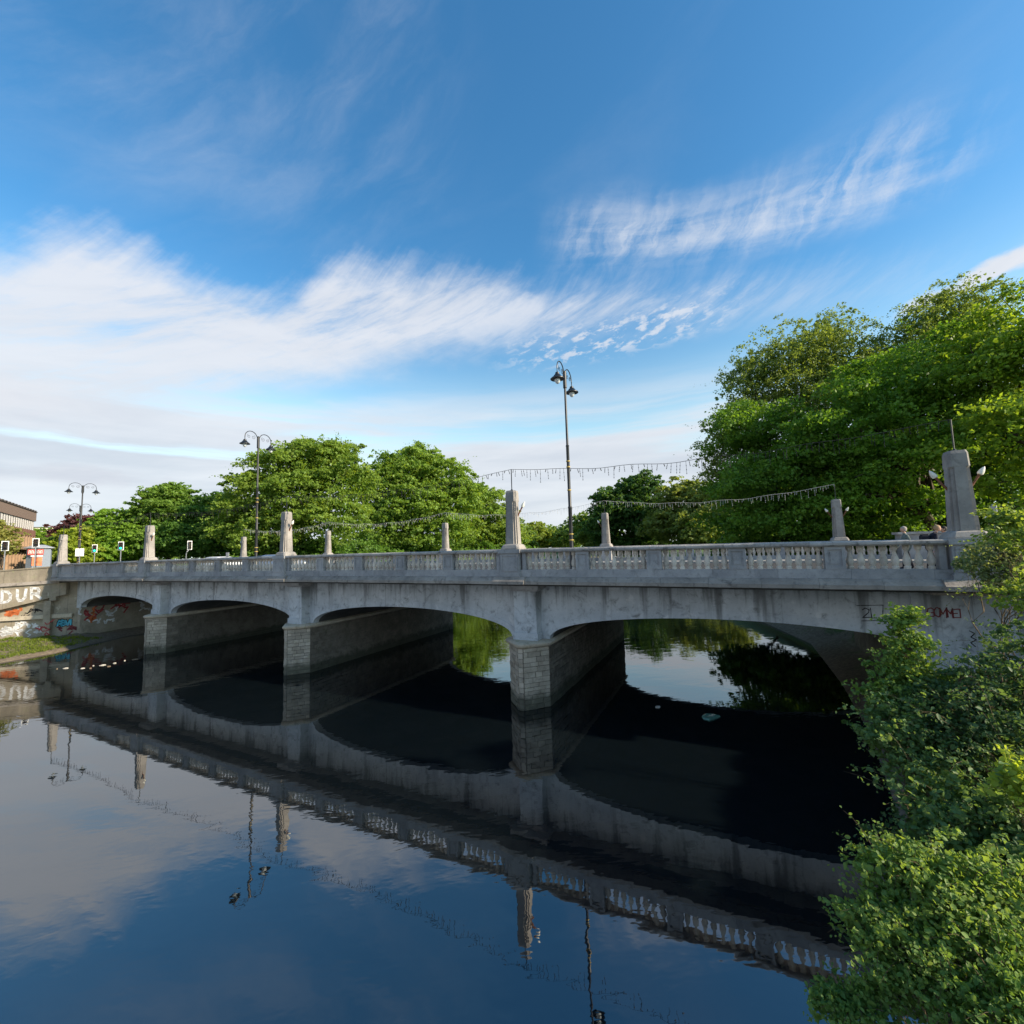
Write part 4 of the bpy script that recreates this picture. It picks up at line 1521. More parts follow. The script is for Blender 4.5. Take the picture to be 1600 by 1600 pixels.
# woods closing the view behind everything: reads as one mass
lob = []
for k in range(46):
    Y = rng.uniform(170, 330)
    X = rng.uniform(-1.35, 1.5) * Y
    if -.02 * Y < X < .22 * Y: Y *= 1.25
    lob.append(((X, Y, 5.2 + rng.uniform(3, 7)), rng.uniform(9, 14), rng.uniform(7, 12), rng.uniform(5, 8)))
C, N_, S_, T_ = crown(lob, 1.5, 2.8, 22, 1.2, FARG, .6, .2)
wood = leaf_object('distant_woods', C, N_, S_, T_, None, (0, 0, 0))
tag(wood, 'distant belt of woodland along the horizon behind the bridge', 'woodland', None, 'stuff')


# ------------------------------------------------------------------ shrubs on the near right bank
def shrub(name, label, base, lobes, leaf, clump, per, cover, cols, group='shrubs on the near right bank', cat='shrub', seed=1, flat=.6, spread=.6, ragged=.5, fill=.10, tw=7, trunk=.035, droop=.15):
    return tree(name, label, base, lobes, leaf, clump, per, cover, cols, trunk, group, cat, flat, fill, spread, ragged, tw, True, droop, seed, .25, 7, 36, 22)


def bz(px, py_, Y):
    p = at(px, py_, Y)
    return (p.x, p.y, gz1(p.x, p.y) - .05)


SHR = ((.036, .076, .026), (.105, .160, .058))
SHR_Y = ((.050, .102, .024), (.140, .196, .052))
SHR_D = ((.022, .052, .024), (.065, .108, .044))
SHR_P = ((.055, .085, .040), (.150, .180, .090))
shrub('buddleia_shrub', 'pale feathery shrub covering the foot of the rightmost pylon', bz(1540, 900, 11.5),
      [L(1552, 868, 11.6, .50, .36), L(1575, 885, 11.2, .6, .45), L(1600, 855, 11.2, .65, .45), L(1565, 915, 11.2, .5, .36), L(1605, 905, 10.8, .8, .5), L(1512, 885, 12.2, .22, .16)],
      0.071, 0.284, 90, 0.88, SHR_P, seed=50, flat=.9, ragged=.6, spread=.9)
shrub('maple_sapling', 'yellow-green maple sapling in the top right corner of the bank', bz(1590, 860, 9.5),
      [L(1580, 818, 10, .35, .22), L(1600, 850, 9.6, .5, .35), L(1625, 935, 9, .5, .45)],
      0.096, 0.312, 69, 0.97, ((.05, .095, .02), (.145, .19, .04)), seed=51)
shrub('maple_sapling', 'upright leafy sapling in front of the arch end at the right', bz(1420, 1080, 10.6),
      [L(1408, 972, 10.6, .22, .28), L(1418, 1010, 10.5, .30, .30), L(1402, 1045, 10.4, .36, .34), L(1436, 1062, 10.3, .40, .34), L(1395, 1090, 10.2, .42, .36), L(1430, 1110, 10, .5, .4)],
      0.093, 0.284, 69, 1.06, ((.040, .090, .022), (.120, .180, .045)), seed=52)
shrub('elder_shrub', 'dark green shrub hanging over the water below the arch end', bz(1420, 1180, 9.2),
      [L(1385, 1160, 9.4, .42, .42), L(1420, 1190, 9.0, .50, .45), L(1400, 1130, 9.6, .40, .35), L(1440, 1240, 8.6, .50, .42), L(1460, 1160, 9.2, .6, .5)],
      0.085, 0.284, 83, 0.97, SHR, seed=53)
shrub('bramble_thicket', 'dull green bramble thicket filling the bank below the rightmost pylon', bz(1540, 1120, 9.0),
      [L(1505, 1100, 9.3, .65, .42), L(1565, 1085, 9.2, .8, .5), L(1590, 1120, 8.6, .8, .6), L(1520, 1150, 8.8, .8, .55), L(1580, 1200, 8.2, .9, .6), L(1490, 1130, 9.2, .6, .45), L(1600, 1030, 9.2, .7, .5)],
      0.077, 0.312, 83, 0.84, SHR_D, seed=54, spread=.8)
shrub('hazel_shrub', 'mid green hazel shrub halfway down the right bank', bz(1510, 1290, 7.6),
      [L(1470, 1280, 7.9, .55, .42), L(1530, 1290, 7.5, .65, .5), L(1590, 1290, 7.2, .6, .5), L(1500, 1340, 7.3, .55, .42), L(1560, 1350, 7.0, .6, .5)],
      0.091, 0.281, 61, 0.92, SHR, seed=55)
shrub('young_maple', 'bright yellow-green sprig at the right picture edge', bz(1595, 1230, 6.8),
      [L(1597, 1222, 6.8, .20, .18), L(1600, 1240, 6.7, .18, .14)],
      0.095, 0.204, 44, 1.06, ((.09, .14, .02), (.20, .25, .04)), seed=56)
shrub('field_maple', 'bright green field maple reaching out over the water at the bottom right', bz(1480, 1420, 6.3),
      [L(1385, 1370, 6.7, .34, .28), L(1430, 1360, 6.6, .40, .32), L(1480, 1400, 6.3, .50, .40), L(1420, 1430, 6.3, .42, .34), L(1350, 1450, 6.4, .26, .22), L(1500, 1460, 6.0, .50, .42), L(1430, 1490, 6.0, .42, .34), L(1380, 1470, 6.1, .34, .26), L(1560, 1420, 6.0, .55, .45)],
      0.067, 0.210, 61, 1.01, SHR_Y, seed=57)
shrub('field_maple', 'leafy branch tips in the bottom right corner close to the water', bz(1520, 1560, 5.6),
      [L(1330, 1570, 5.9, .24, .18), L(1300, 1575, 5.9, .14, .12), L(1385, 1545, 5.9, .24, .18), L(1440, 1530, 5.8, .30, .24), L(1490, 1570, 5.5, .40, .34), L(1560, 1530, 5.5, .5, .42), L(1590, 1590, 5.2, .5, .42)],
      0.063, 0.195, 59, 1.01, ((.040, .090, .022), (.110, .170, .045)), seed=58)
shrub('elder_shrub', 'shadowy dark shrub behind the bright maple at the right edge', bz(1580, 1440, 6.6),
      [L(1590, 1400, 6.7, .6, .5), L(1590, 1470, 6.3, .5, .5), L(1540, 1500, 6.6, .6, .5), L(1600, 1330, 7, .5, .4), L(1450, 1540, 6.8, .6, .4), L(1520, 1400, 7.4, .7, .5), L(1470, 1330, 7.9, .6, .4)],
      0.095, 0.312, 49, 0.75, SHR_D, seed=59)
# grass and weeds on both banks
def tufts(name, pts, h, cols, label):
    n = len(pts)
    pts = np.array(pts)
    base = np.repeat(pts, 5, 0) + rng.normal(0, .08, (n * 5, 3)) * np.array([1, 1, 0])
    k = len(base)
    ang = rng.uniform(0, 6.28, k)
    hh = h * rng.uniform(.5, 1.3, k)
    w = .018 * rng.uniform(.7, 1.4, k)
    dx, dy = np.cos(ang), np.sin(ang)
    lean = rng.uniform(.1, .7, k) * hh
    V = np.empty((k, 4, 3), np.float32)
    V[:, 0] = base + np.stack([-dy * w, dx * w, 0 * w - .03], 1)
    V[:, 1] = base + np.stack([dy * w, -dx * w, 0 * w - .03], 1)
    V[:, 2] = base + np.stack([dx * lean * .4 + dy * w * .7, dy * lean * .4 - dx * w * .7, hh * .6], 1)
    V[:, 3] = base + np.stack([dx * lean, dy * lean, hh], 1)
    f_ = np.arange(k)[:, None] * 4 + np.array([[0, 1, 2, 3]])
    me = np_mesh(name, V.reshape(-1, 3), f_, 'leaf', False)
    a_ = me.attributes.new('tint', 'FLOAT_COLOR', 'POINT')
    t_ = rng.random((k, 1))
    c_ = np.ones((k * 4, 4), np.float32)
    c_[:, :3] = np.repeat(np.array(cols[0]) * (1 - t_) + np.array(cols[1]) * t_, 4, 0)
    a_.data.foreach_set('color', c_.ravel())
    return tag(mesh_obj(name, me), label, 'grass', None, 'stuff')


gp = []
for k in range(5200):
    y = rng.uniform(24, 42)
    x = np.interp(y, _ly, _lx) - rng.uniform(.1, 9)
    if y < 41.8 + (x + 43.6) * .25 + .5: gp.append((x, y, gz1(x, y)))
tufts('grass', gp, .16, ((.09, .15, .02), (.22, .27, .04)), 'short bright grass on the bank below the graffiti wall')
gp = []
for k in range(9000):
    y = rng.uniform(3, 16)
    x = np.interp(y, _ry, _rx) + rng.uniform(.15, 7) ** 1.0
    gp.append((x, y, gz1(x, y)))
tufts('undergrowth', gp, .42, ((.03, .065, .015), (.10, .14, .035)), 'rough weeds and undergrowth covering the near right bank')


# ------------------------------------------------------------------ street lamps
def lamp_meshes():
    """(part, mesh, [(sub-part, mesh)])"""
    H = 10.4
    post = MB()
    post.lathe([(.16, 0), (.16, .06), (.13, .10), (.13, 1.0), (.115, 1.06), (.10, 1.15), (.10, 3.2), (.115, 3.24), (.085, 3.32), (.08, 6.4), (.095, 6.44), (.065, 6.5), (.06, H - .9), (.10, H - .88), (.10, H), (.03, H + .05)], 10)
    out = [('post', post.mesh('post', 'black_iron', True), [])]
    for z_ in (1.55, 1.85, 4.1, 5.3, 5.6):
        r = .104 if z_ < 3.2 else .086
        out.append(('band', MB().lathe([(r, z_), (r + .022, z_ + .015), (r + .022, z_ + .055), (r, z_ + .07)], 10).mesh('band', 'gold_paint', True), []))
    for s in (-1, 1):
        pts = [(0, s * .09, H - .75)]
        for k in range(13):
            a = math.pi * k / 12
            pts.append((0, s * (.60 - .52 * math.cos(a)), H - .20 + .50 * math.sin(a)))
        pts.append((0, s * 1.12, H - .42))
        arm = MB().tube(pts, .028, 6).mesh('arm', 'black_iron', True)
        subs = []
        for (cy, cz_, rr_, dirn) in ((.42, H - .12, .17, 1), (.80, H - .12, .14, -1)):
            sp_ = []
            for k in range(18):
                a = k / 17 * 4.2 * math.pi / 1.6
                q = rr_ * (1 - k / 22)
                sp_.append((0, s * (cy + dirn * q * math.cos(a + 2)), cz_ + q * math.sin(a + 2)))
            subs.append(('scroll', MB().tube(sp_, .012, 4).mesh('scroll', 'black_iron', True)))
        out.append(('arm', arm, subs))
        lant = MB().lathe([(.05, -.42), (.10, -.45), (.11, -.53), (.17, -.58), (.19, -.63), (.36, -.76), (.36, -.79), (.16, -.79)], 12, (0, s * 1.12, H)).mesh('lantern', 'black_iron', True)
        glass = MB().lathe([(.15, -.795), (.155, -.86), (.11, -.96), (.05, -1.02), (.01, -1.03)], 10, (0, s * 1.12, H)).mesh('lantern_glass', 'lamp_glass', True)
        out.append(('lantern', lant, [('lantern_glass', glass)]))
    return out


LM = lamp_meshes()
for u, n, lab, turn, hs in ((2.05, 3.0, 'tallest black double-armed street lamp beside the near centre pylon', 0, 1.0), (-22.8, 2.9, 'black double-armed street lamp in front of the big left-bank tree', .1, 1.0),
                            (-56.6, 4.6, 'black double-armed street lamp nearest the leftmost pylon', R(-20), .98), (-76.0, 11.2, 'smallest and most distant double-armed street lamp by the brick office block', R(-20), .98)):
    p = bp_(u, n)
    r = empty('street_lamp', (p.x, p.y, cz(u) - 1.2), -BA + turn)
    r.scale = (1, 1, hs)
    tag(r, lab, 'street lamp', 'double-armed street lamps')
    for nm, me, subs in LM:
        o = mesh_obj(nm, me, r)
        for n2, m2 in subs: mesh_obj(n2, m2, o)


# ------------------------------------------------------------------ traffic lights and signs
def traffic_light(px, py_, Y, w, h, turn, lit, label, arm=False):
    c = at(px, py_, Y)
    g0 = 5.2
    r = empty('traffic_light', (c.x, c.y, g0), turn)
    tag(r, label, 'traffic light', 'traffic lights')
    zc_ = c.z - g0
    bd = MB()
    bd.box(-w / 2, w / 2, .0, .03, zc_ - h / 2, zc_ + h / 2)
    bd.build('backing_board', 'white_paint', r)
    MB().box(-w / 2 + .07, w / 2 - .07, -.012, -.001, zc_ - h / 2 + .07, zc_ + h / 2 - .07).build('board_face', 'traffic_black', r)
    MB().box(-.14, .14, -.17, -.013, zc_ - h * .40, zc_ + h * .40).build('signal_head', 'traffic_black', r)
    for k, m_ in enumerate(('lens_dark', 'lens_amber', 'lens_green' if lit else 'traffic_black')):
        zz = zc_ + h * .26 * (1 - k)
        ln = MB()
        ln.loft([[(.115 * math.cos(a * math.pi / 6), y_, zz + .115 * math.sin(a * math.pi / 6)) for a in range(12)] for y_ in (-.18, -.171)])
        ln.build('lens', m_, r)
        vz = MB()
        vz.loft([[(rr_ * math.cos(a * math.pi / 9), y_, zz + rr_ * math.sin(a * math.pi / 9)) for a in range(0, 10)] for y_, rr_ in ((-.172, .135), (-.30, .13), (-.30, .12), (-.172, .125))], False)
        vz.build('visor', 'traffic_black', r)
    if arm:
        MB().tube([(0, .08, zc_ - h * .4), (-.25, .08, zc_ - h * .75), (-.30, .08, zc_ - h * .95), (-.30, .08, 0)], .05, 7).build('pole', 'grey_steel', r, True)
    else:
        MB().tube([(0, .09, 0), (0, .09, zc_ + h * .4)], .055, 7).build('pole', 'grey_steel', r, True)


traffic_light(148, 857, 56, .50, 1.02, R(38), True, 'traffic light showing green, left one of the green pair')
traffic_light(189, 853, 52, .52, 1.02, R(34), True, 'traffic light showing green, nearer the pylon than its twin')
traffic_light(296.5, 852, 52, .46, 1.05, R(48), False, 'unlit traffic light on a bent pole right of the second pylon', True)
traffic_light(56, 848, 50, .55, 1.0, R(44), False, 'dark traffic light above the kiosk roof')
traffic_light(8, 853, 47, .55, 1.05, R(40), False, 'traffic light half hidden by olive leaves at the left edge')

# twin notice boards on the lamp by the leftmost pylon
c = at(124.5, 863, 48.5)
r = empty('notice_board', (c.x, c.y, 5.2), R(42))
tag(r, 'pale twin notice board beside the lamp post near the leftmost pylon', 'sign')
MB().box(-.34, -.03, 0, .04, c.z - 5.2 - .42, c.z - 5.2 + .42).build('panel', 'white_paint', r)
MB().box(.03, .34, 0, .04, c.z - 5.2 - .42, c.z - 5.2 + .42).build('panel', 'white_paint', r)
MB().tube([(0, .05, 0), (0, .05, c.z - 5.2 + .45)], .04, 6).build('post', 'grey_steel', r)

# cycle sign at the right
c = at(1553, 810, 17)
r = empty('path_sign', (c.x, c.y, gz1(c.x, c.y)), R(-52))
tag(r, 'small white and blue path sign on a pole right of the last pylon', 'sign')
zz = c.z - r.location.z
MB().tube([(0, .05, 0), (0, .05, zz + .55)], .03, 7).build('pole', 'grey_steel', r, True)
MB().box(-.24, .24, 0, .025, zz - .10, zz + .10).build('panel', 'white_paint', r)
MB().box(-.13, .13, -.006, -.001, zz - .065, zz + .065).build('blue_field', 'sign_blue', r)
mb = MB()
stroke(mb, [(-.08, zz), (.07, zz)], .022, -.009)
stroke(mb, [(.02, zz + .04), (.075, zz), (.02, zz - .04)], .022, -.009)
mb.build('arrow', 'white_paint', r)
MB().box(-.05, .10, 0, .22, zz + .25, zz + .50).build('lamp_box', 'grey_steel', r)

# marker post on the bridge footway
p = bp_(-27.0, 3.3)
r = empty('marker_post', (p.x, p.y, cz(-27) - 1.2))
tag(r, 'white marker post standing behind the balustrade left of the second lamp', 'post')
MB().box(-.06, .06, -.05, .05, 0, 1.55).build('shaft', 'white_paint', r)
MB().box(-.09, .09, -.07, .07, 1.25, 1.62).build('cap', 'grey_steel', r)


# ------------------------------------------------------------------ cars
def car(label, u, n, paint, van=False):
    p = bp_(u, n)
    r = empty('parked_car' if van else 'car', (p.x, p.y, cz(u) - 1.315), -BA)
    tag(r, label, 'van' if van else 'car', None)
    Hh = 1.95 if van else 1.47
    Ln = 4.6 if van else 4.2
    prof = [(-.5 * Ln, .35), (-.5 * Ln, .75), (-.47 * Ln, .95), (-.45 * Ln, Hh - .15), (-.40 * Ln, Hh - .03), (-.28 * Ln, Hh), (.05 * Ln, Hh - .01), (.14 * Ln, Hh - .10), (.29 * Ln, .98), (.46 * Ln, .82), (.5 * Ln, .62), (.5 * Ln, .32)]
    if not van: prof[2:5] = [(-.49 * Ln, .95), (-.42 * Ln, Hh - .18), (-.34 * Ln, Hh - .04)]
    rings = []
    for y_, k in ((-.86, .0), (-.84, .02), (-.6, .05), (.6, .05), (.84, .02), (.86, .0)):
        ring = []
        for x_, z_ in prof:
            t_ = max(0, (z_ - .9) / (Hh - .9))
            yy_ = y_ * (1 - .20 * t_)
            ring.append((x_, yy_, z_ + (k if z_ > .9 else 0) * 1.0 - .05 * t_))
        rings.append(ring)
    MB().loft(rings).build('body', paint, r, True)
    for s in (-1, 1):
        w = MB()
        a, b = (-.40 * Ln, .12 * Ln)
        q = lambda x_, z_: (x_, s * (.868 * (1 - .20 * max(0, (z_ - .9) / (Hh - .9)))), z_ - .02)
        w.add([q(a, .98), q(.24 * Ln, .98), q(b, Hh - .17), q(a + .12, Hh - .17)], [(0, 1, 2, 3)])
        w.build('side_window', 'car_glass', r)
    MB().add([(.285 * Ln, -.70, 1.02), (.285 * Ln, .70, 1.02), (.155 * Ln, .60, Hh - .09), (.155 * Ln, -.60, Hh - .09)], [(0, 1, 2, 3)]).build('windscreen', 'car_glass', r)
    for sx in (-.31, .31):
        for s in (-1, 1):
            wl = MB()
            wl.loft([[(sx * Ln + rr_ * math.cos(a * math.pi / 8), s * y_, .32 + rr_ * math.sin(a * math.pi / 8)) for a in range(16)] for y_, rr_ in ((.66, .30), (.68, .32), (.86, .32), (.88, .30))])
            o = wl.build('wheel', 'rubber', r, True)
            rm = MB()
            rm.loft([[(sx * Ln + rr_ * math.cos(a * math.pi / 8), s * y_, .32 + rr_ * math.sin(a * math.pi / 8)) for a in range(16)] for y_, rr_ in ((.878, .2), (.886, .17))])
            rm.build('rim', 'grey_steel', o)
    for s in (-1, 1):
        MB().box(.485 * Ln, .505 * Ln, s * .62 - .14, s * .62 + .14, .62, .75).build('headlight', 'lamp_glass', r)


car('silver-blue car whose curved roof shows behind the second near pylon', -24.6, 6.3, 'car_silver')
car('white car roof showing over the balustrade left of the marker post', -34.0, 7.0, 'car_white')
car('dark car roof just left of the lamp post behind the balustrade', -31.6, 10.4, 'car_dark')


# ------------------------------------------------------------------ people on the footway
def person(label, u, n, heading, top, hair, height=1.70, lean=0.0, step=.18, legs='cloth_dark', bag=False):
    p = bp_(u, n)
    r = empty('person', (p.x, p.y, cz(u) - 1.195), heading)
    tag(r, label, 'person', 'people walking over the bridge')
    k = height / 1.7
    ln = Vector((math.sin(lean), 0, math.cos(lean)))
    hip = Vector((0, 0, .90))
    def up(d, y=0.0, fx=0.0): return hip + ln * d + Vector((fx, y, 0))
    J = [hip, up(.20), up(.42), up(.52), up(.60, 0, .03), up(.68, 0, .05), up(.80, 0, .04)]
    rad = [(.15, .13), (.135, .11), (.16, .11), (.09, .08), (.05, .05), (.05, .05), (.035, .035)]
    ed = [(0, 1), (1, 2), (2, 3), (3, 4), (4, 5), (5, 6)]
    def chain(start, pts, rs):
        prev = start
        for q, rr_ in zip(pts, rs):
            J.append(q); rad.append((rr_, rr_)); ed.append((prev, len(J) - 1)); prev = len(J) - 1
    for s in (-1, 1):
        st = step * s
        chain(0, [Vector((0, s * .10, .84)), Vector((st * .6 + .03, s * .10, .47)), Vector((st, s * .10, .09)), Vector((st + .15, s * .11, .035))], [.095, .06, .045, .035])
        chain(2, [up(.47, s * .19), up(.20, s * .24, -st * .5), up(-.02, s * .22, -st * .9 + .10), up(-.10, s * .215, -st * .9 + .13)], [.065, .045, .033, .03])
        hd = len(J) - 1
        for f in range(4):
            chain(hd, [J[hd] + Vector((.02 + .010 * f, s * (-.012 + .010 * f) , -.05 - .003 * f)), J[hd] + Vector((.035 + .010 * f, s * (-.018 + .010 * f), -.085))], [.010, .008])
        chain(hd, [J[hd] + Vector((.035, s * -.03, -.02)), J[hd] + Vector((.05, s * -.03, -.05))], [.011, .009])
    me = bpy.data.meshes.new('body')
    me.from_pydata([tuple(v * k) for v in J], ed, [])
    me.materials.append(MATS[top])
    o = mesh_obj('body', me, r)
    sk = o.modifiers.new('skin', 'SKIN')
    sk.use_smooth_shade = True
    for i, sv in enumerate(me.skin_vertices[0].data):
        sv.radius = (rad[i][0] * k, rad[i][1] * k)
        sv.use_root = i == 0
    sb_ = o.modifiers.new('sub', 'SUBSURF')
    sb_.levels = sb_.render_levels = 2
    dg = bpy.context.evaluated_depsgraph_get()
    bm_ = bpy.data.meshes.new_from_object(o.evaluated_get(dg))
    o.modifiers.clear()
    o.data = bm_
    bm_.materials.clear()
    for m_ in (top, legs, 'skin'): bm_.materials.append(MATS[m_])
    neck = (up(.585)).z * k
    for poly in bm_.polygons:
        cc = poly.center
        poly.material_index = 2 if cc.z > neck else (1 if cc.z < .88 * k and abs(cc.y) < .17 * k or cc.z < .7 * k else 0)
    hc = up(.745, 0, .045) * k
    head = MB()
    for a in range(1): pass
    rings = []
    for t_, sx, sy in ((-.115, .03, .03), (-.095, .06, .05), (-.05, .082, .066), (0, .096, .074), (.05, .096, .074), (.09, .072, .058), (.115, .02, .02)):
        rings.append([(hc.x + sx * math.cos(a * math.pi / 6) + (.012 if t_ < 0 else 0), hc.y + sy * math.sin(a * math.pi / 6), hc.z + t_) for a in range(12)])
    head.loft(rings)
    hd = head.build('head', 'skin', r, True)
    MB().loft([[(hc.x + .09, hc.y - .012, hc.z + .01), (hc.x + .09, hc.y + .012, hc.z + .01), (hc.x + .115, hc.y, hc.z - .025)], [(hc.x + .085, hc.y - .016, hc.z - .035), (hc.x + .085, hc.y + .016, hc.z - .035), (hc.x + .105, hc.y, hc.z - .035)]]).build('nose', 'skin', hd)
    for s in (-1, 1):
        MB().box(hc.x - .02, hc.x + .015, hc.y + s * .078 - .006, hc.y + s * .078 + .006, hc.z - .03, hc.z + .03).build('ear', 'skin', hd)
        MB().box(hc.x + .088, hc.x + .097, hc.y + s * .03 - .012, hc.y + s * .03 + .012, hc.z + .008, hc.z + .022).build('eye', 'hair_black', hd)
    hr = MB()
    rings = []
    for t_, sx, sy in ((-.06, .088, .078), (.0, .106, .084), (.055, .105, .083), (.10, .08, .066), (.128, .02, .02)):
        rings.append([(hc.x - .014 + sx * math.cos(a * math.pi / 6) * (.55 if (math.cos(a * math.pi / 6) > .3 and t_ < .05) else 1), hc.y + sy * math.sin(a * math.pi / 6), hc.z + t_) for a in range(12)])
    hr.loft(rings)
    hr.build('hair', hair, hd, True)
    if bag:
        bb = up(.28, 0, -.22) * k
        MB().loft([sq_ for sq_ in [[(bb.x + x * s_, bb.y + y * s_ * 1.25, bb.z + z_) for x, y in ((-.11, -.13), (.11, -.13), (.11, .13), (-.11, .13))] for z_, s_ in ((-.22, .8), (-.18, 1), (.14, 1), (.22, .7))]]).build('rucksack', 'cloth_dark', r)


person('grey-haired pedestrian in a muted green top behind the last balusters', 15.6, 4.6, -BA + math.pi, 'cloth_green', 'hair_grey', 1.66)
person('stooping fair-haired pedestrian in a dark jacket next to the rightmost pylon', 16.12, 4.0, -BA, 'cloth_dark', 'hair_fair', 1.70, .34, .15, 'cloth_dark', True)
person('dark-haired pedestrian in pink half hidden by the rightmost pylon', 16.75, 4.4, -BA + math.pi, 'cloth_pink', 'hair_black', 1.62)

# ------------------------------------------------------------------ buildings on the left
# brick office block: right-hand corner at px 54, facade running towards the camera on the left
A = at(54, 850, 80)
Bp = at(-20, 850, 60)
fd = Vector((A.x - Bp.x, A.y - Bp.y, 0))
FL = fd.length
OB = empty('office_block', (Bp.x, Bp.y, 5.2), math.atan2(fd.y, fd.x))
tag(OB, 'red-brown brick office block with white-framed top floor windows', 'building')
topz = at(54, 800, 80).z - 5.2
Ltot = FL + 14
mb = MB().box(-14, FL, .25, 16, 0, topz - .14)
mb.build('wall', 'far_brick', OB)
MB().box(-14, FL + .15, .0, .25, topz - 1.75, topz - .14).build('upper_band', 'far_brick', OB)
rf = MB().box(-14.2, FL + .25, -.12, 16.2, topz - .138, topz).build('roof', 'dark_fascia', OB)
for k in range(22):
    x = -13 + k * (Ltot - 1) / 22
    MB().box(x, x + .8, -.2, .3, topz + .002, topz + .12).build('roof_fin', 'dark_fascia', rf)
wtop, wbot = topz - 1.78, topz - 3.45
nwin = 30
wframe = MB()
wframe.box(-.5, .5, .0, .06, 0, .05); wframe.box(-.5, .5, .0, .06, 1.59, 1.66); wframe.box(-.5, -.40, -.01, .06, .05, 1.59); wframe.box(.02, .07, .0, .06, .09, 1.55)
wfm = wframe.mesh('window', 'window_white')
pnm = MB().box(-.5, .5, .062, .10, .05, 1.59).mesh('pane', 'pane')
for k in range(nwin):
    x = -13.5 + (k + .5) * (Ltot - .8) / nwin
    o = mesh_obj('window', wfm, OB, (x, .12, wbot))
    mesh_obj('pane', pnm, o)
MB().box(-14, FL + .15, -.02, .25, wbot - 1.15, wbot - .02).build('floor_band', 'far_brick', OB)
MB().box(-14, FL, .22, .26, wbot - 3.1, wbot - 1.16).build('recessed_glazing', 'pane', OB)
for k in range(24):
    x = -13.6 + k * (Ltot - .6) / 23
    MB().box(x - .22, x + .22, -.05, .28, 0, wbot - 1.16).build('pier', 'tan_concrete', OB)
    if k < 23:
        xm = x + (Ltot - .6) / 46
        for z0, z1 in ((.9, 2.3), (3.2, wbot - 3.6)):
            w = MB().box(xm - .3, xm + .3, .20, .248, z0, z1).build('window', 'pane', OB)
MB().box(-14, FL + .1, -.75, .25, wbot - 3.62, wbot - 3.12).build('canopy', 'tan_concrete', OB)
# low cream building behind
A = at(50, 850, 125)
Bq = at(100, 850, 128)
CBd = empty('low_building', (A.x, A.y, 5.2), math.atan2(Bq.y - A.y, Bq.x - A.x))
tag(CBd, 'low brick building with cream roof band behind the office block', 'building')
tz = at(70, 823, 125).z - 5.2
MB().box(0, 22, 0, 10, 0, tz - 1.5).build('wall', 'beige_brick', CBd)
MB().box(-.3, 22.3, -.3, 10.3, tz - 1.498, tz - .15).build('fascia', 'cream_render', CBd)
MB().box(-.5, 22.5, -.5, 10.5, tz - .148, tz).build('roof', 'dark_fascia', CBd)
for k in range(6):
    MB().box(1.5 + k * 3.4, 3.4 + k * 3.4, -.04, -.002, tz - 3.2, tz - 2.0).build('window', 'pane', CBd)
# beige house above the hedge
A = at(112, 830, 110)
HB = empty('beige_house', (A.x, A.y, 5.2), R(30))
tag(HB, 'beige building corner showing between the purple tree and the hedge', 'building')
tz = at(130, 819, 112).z - 5.2
MB().box(0, 8.5, 0, 8, 0, tz).build('wall', 'cream_render', HB)
MB().box(-.3, 8.8, -.3, 8.3, tz + .002, tz + .35).build('roof', 'tan_concrete', HB)
for k in range(5):
    MB().box(.7 + k * 1.55, 1.5 + k * 1.55, -.04, -.002, tz - 2.1, tz - .6).build('window', 'pane', HB)
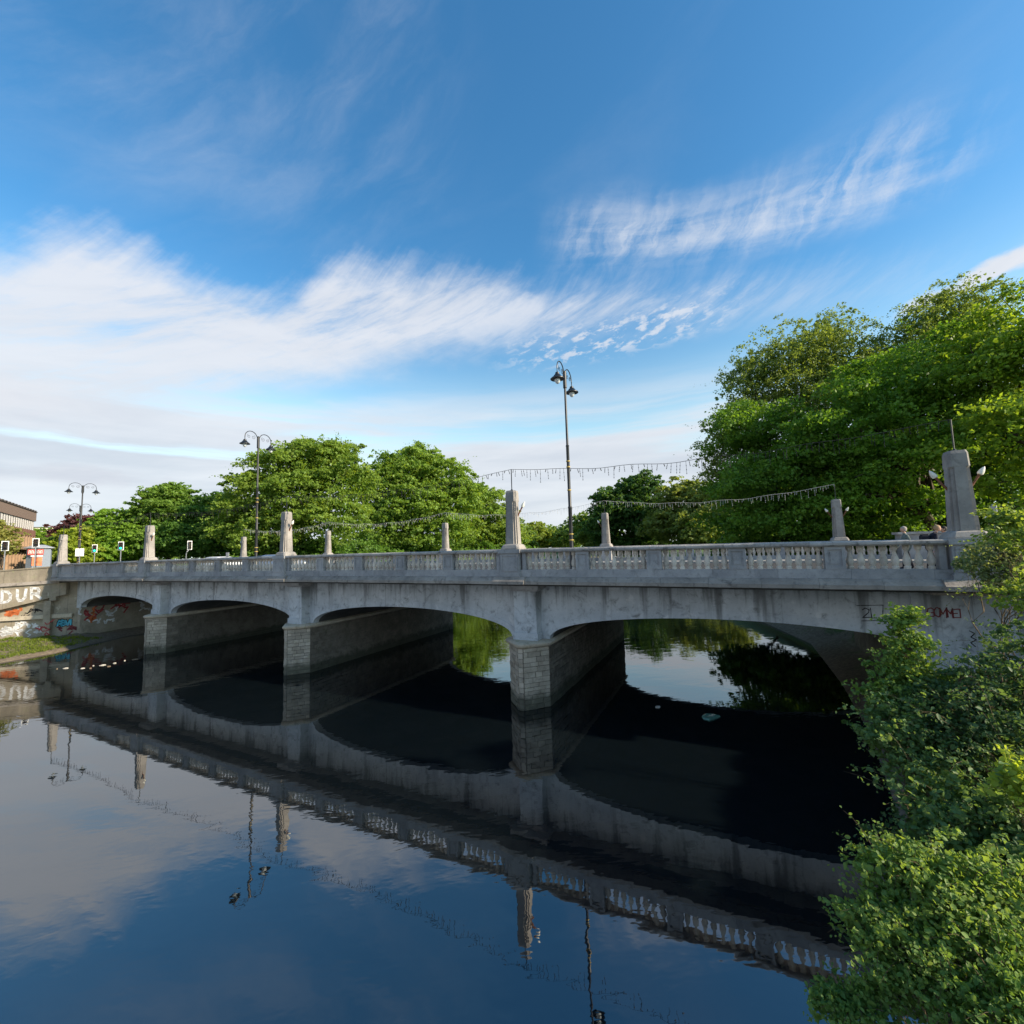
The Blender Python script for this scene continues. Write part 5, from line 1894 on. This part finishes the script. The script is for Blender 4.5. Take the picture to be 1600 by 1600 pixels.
# kiosk
c = at(61, 870, 54)
KR = R(40)
K = empty('street_kiosk', (c.x, c.y, 5.2), KR)
tag(K, 'small grey kiosk with red sign and orange poster beside the river wall', 'kiosk')
kz = at(61, 857, 54).z - 5.2
kw = 1.0
hexa = lambda r_, z_: [(r_ * math.cos(a * math.pi / 4 + math.pi / 8), r_ * math.sin(a * math.pi / 4 + math.pi / 8), z_) for a in range(8)]
MB().loft([hexa(1.12, 0), hexa(1.12, kz)]).build('body', 'kiosk_grey', K)
MB().loft([hexa(1.38, kz + .002), hexa(1.38, kz + .10), hexa(.5, kz + .42), hexa(.1, kz + .46)]).build('roof', 'kiosk_roof', K)
yv = -1.12 * math.cos(math.pi / 8)
MB().box(-.82, .50, yv - .10, yv - .002, kz - .78, kz - .12).build('sign_panel', 'kiosk_red', K)
mb = MB()
for k in range(5):
    x0_ = -.72 + k * .24
    stroke(mb, [(x0_, kz - .62), (x0_ + .02, kz - .25), (x0_ + .14, kz - .3), (x0_ + .13, kz - .6)], .045, yv - .106)
mb.build('sign_marks', 'white_paint', K)
MB().box(-.55, .45, yv - .08, yv - .002, kz - 1.0, kz - .86).build('counter_strip', 'white_paint', K)
MB().box(-.45, .40, yv - .05, yv - .002, kz - 2.1, kz - 1.1).build('poster', 'poster_orange', K)


# ------------------------------------------------------------------ things afloat
def floater(label, px, py_, w, d, mat, seed, cat='litter', h=.05):
    v = ray(px, py_)
    q = Vector((0, 0, EYE)) + v * ((WATER - EYE) / v.z)
    rr_ = random.Random(seed)
    ang = rr_.uniform(0, 3)
    rings = []
    rad = [rr_.uniform(.6, 1.15) for _ in range(9)]
    for s_, z_ in ((.75, -.03), (1, .0), (.92, h * .6), (.55, h)):
        rings.append([(w / 2 * rad[a] * s_ * math.cos(a * 2 * math.pi / 9), d / 2 * rad[a] * s_ * math.sin(a * 2 * math.pi / 9), z_ + rr_.uniform(-.3, .3) * h * (s_ < .9)) for a in range(9)])
    o = MB().loft(rings).build('floating_litter', mat, None, False, (q.x, q.y, WATER), ang * .2)
    return tag(o, label, cat, 'litter floating on the river')


floater('pale crumpled plastic sheet floating under the rightmost arch', 1110, 1121, .85, .7, 'green_glass', 1, h=.09)
floater('small pale scrap floating just left of the plastic sheet', 1028, 1105, .28, .2, 'litter_pale', 2)
lit = [(92, 1047), (103, 1045), (128, 1044), (138, 1043), (148, 1042), (161, 1040), (168, 1041), (182, 1035), (196, 1034), (210, 1031), (126, 1008)]
for k, (px, py_) in enumerate(lit):
    floater('pale scrap in the line of litter floating below the leftmost arch' if py_ > 1010 else 'white scrap stranded at the water edge under the leftmost arch', px + (k * 37 % 7) - 3, py_ + (k * 13 % 4) - 1.5, .10 + .10 * ((k * 7) % 4), .07 + .04 * (k % 3), 'litter_pale' if k % 3 else 'litter_brown', 10 + k)
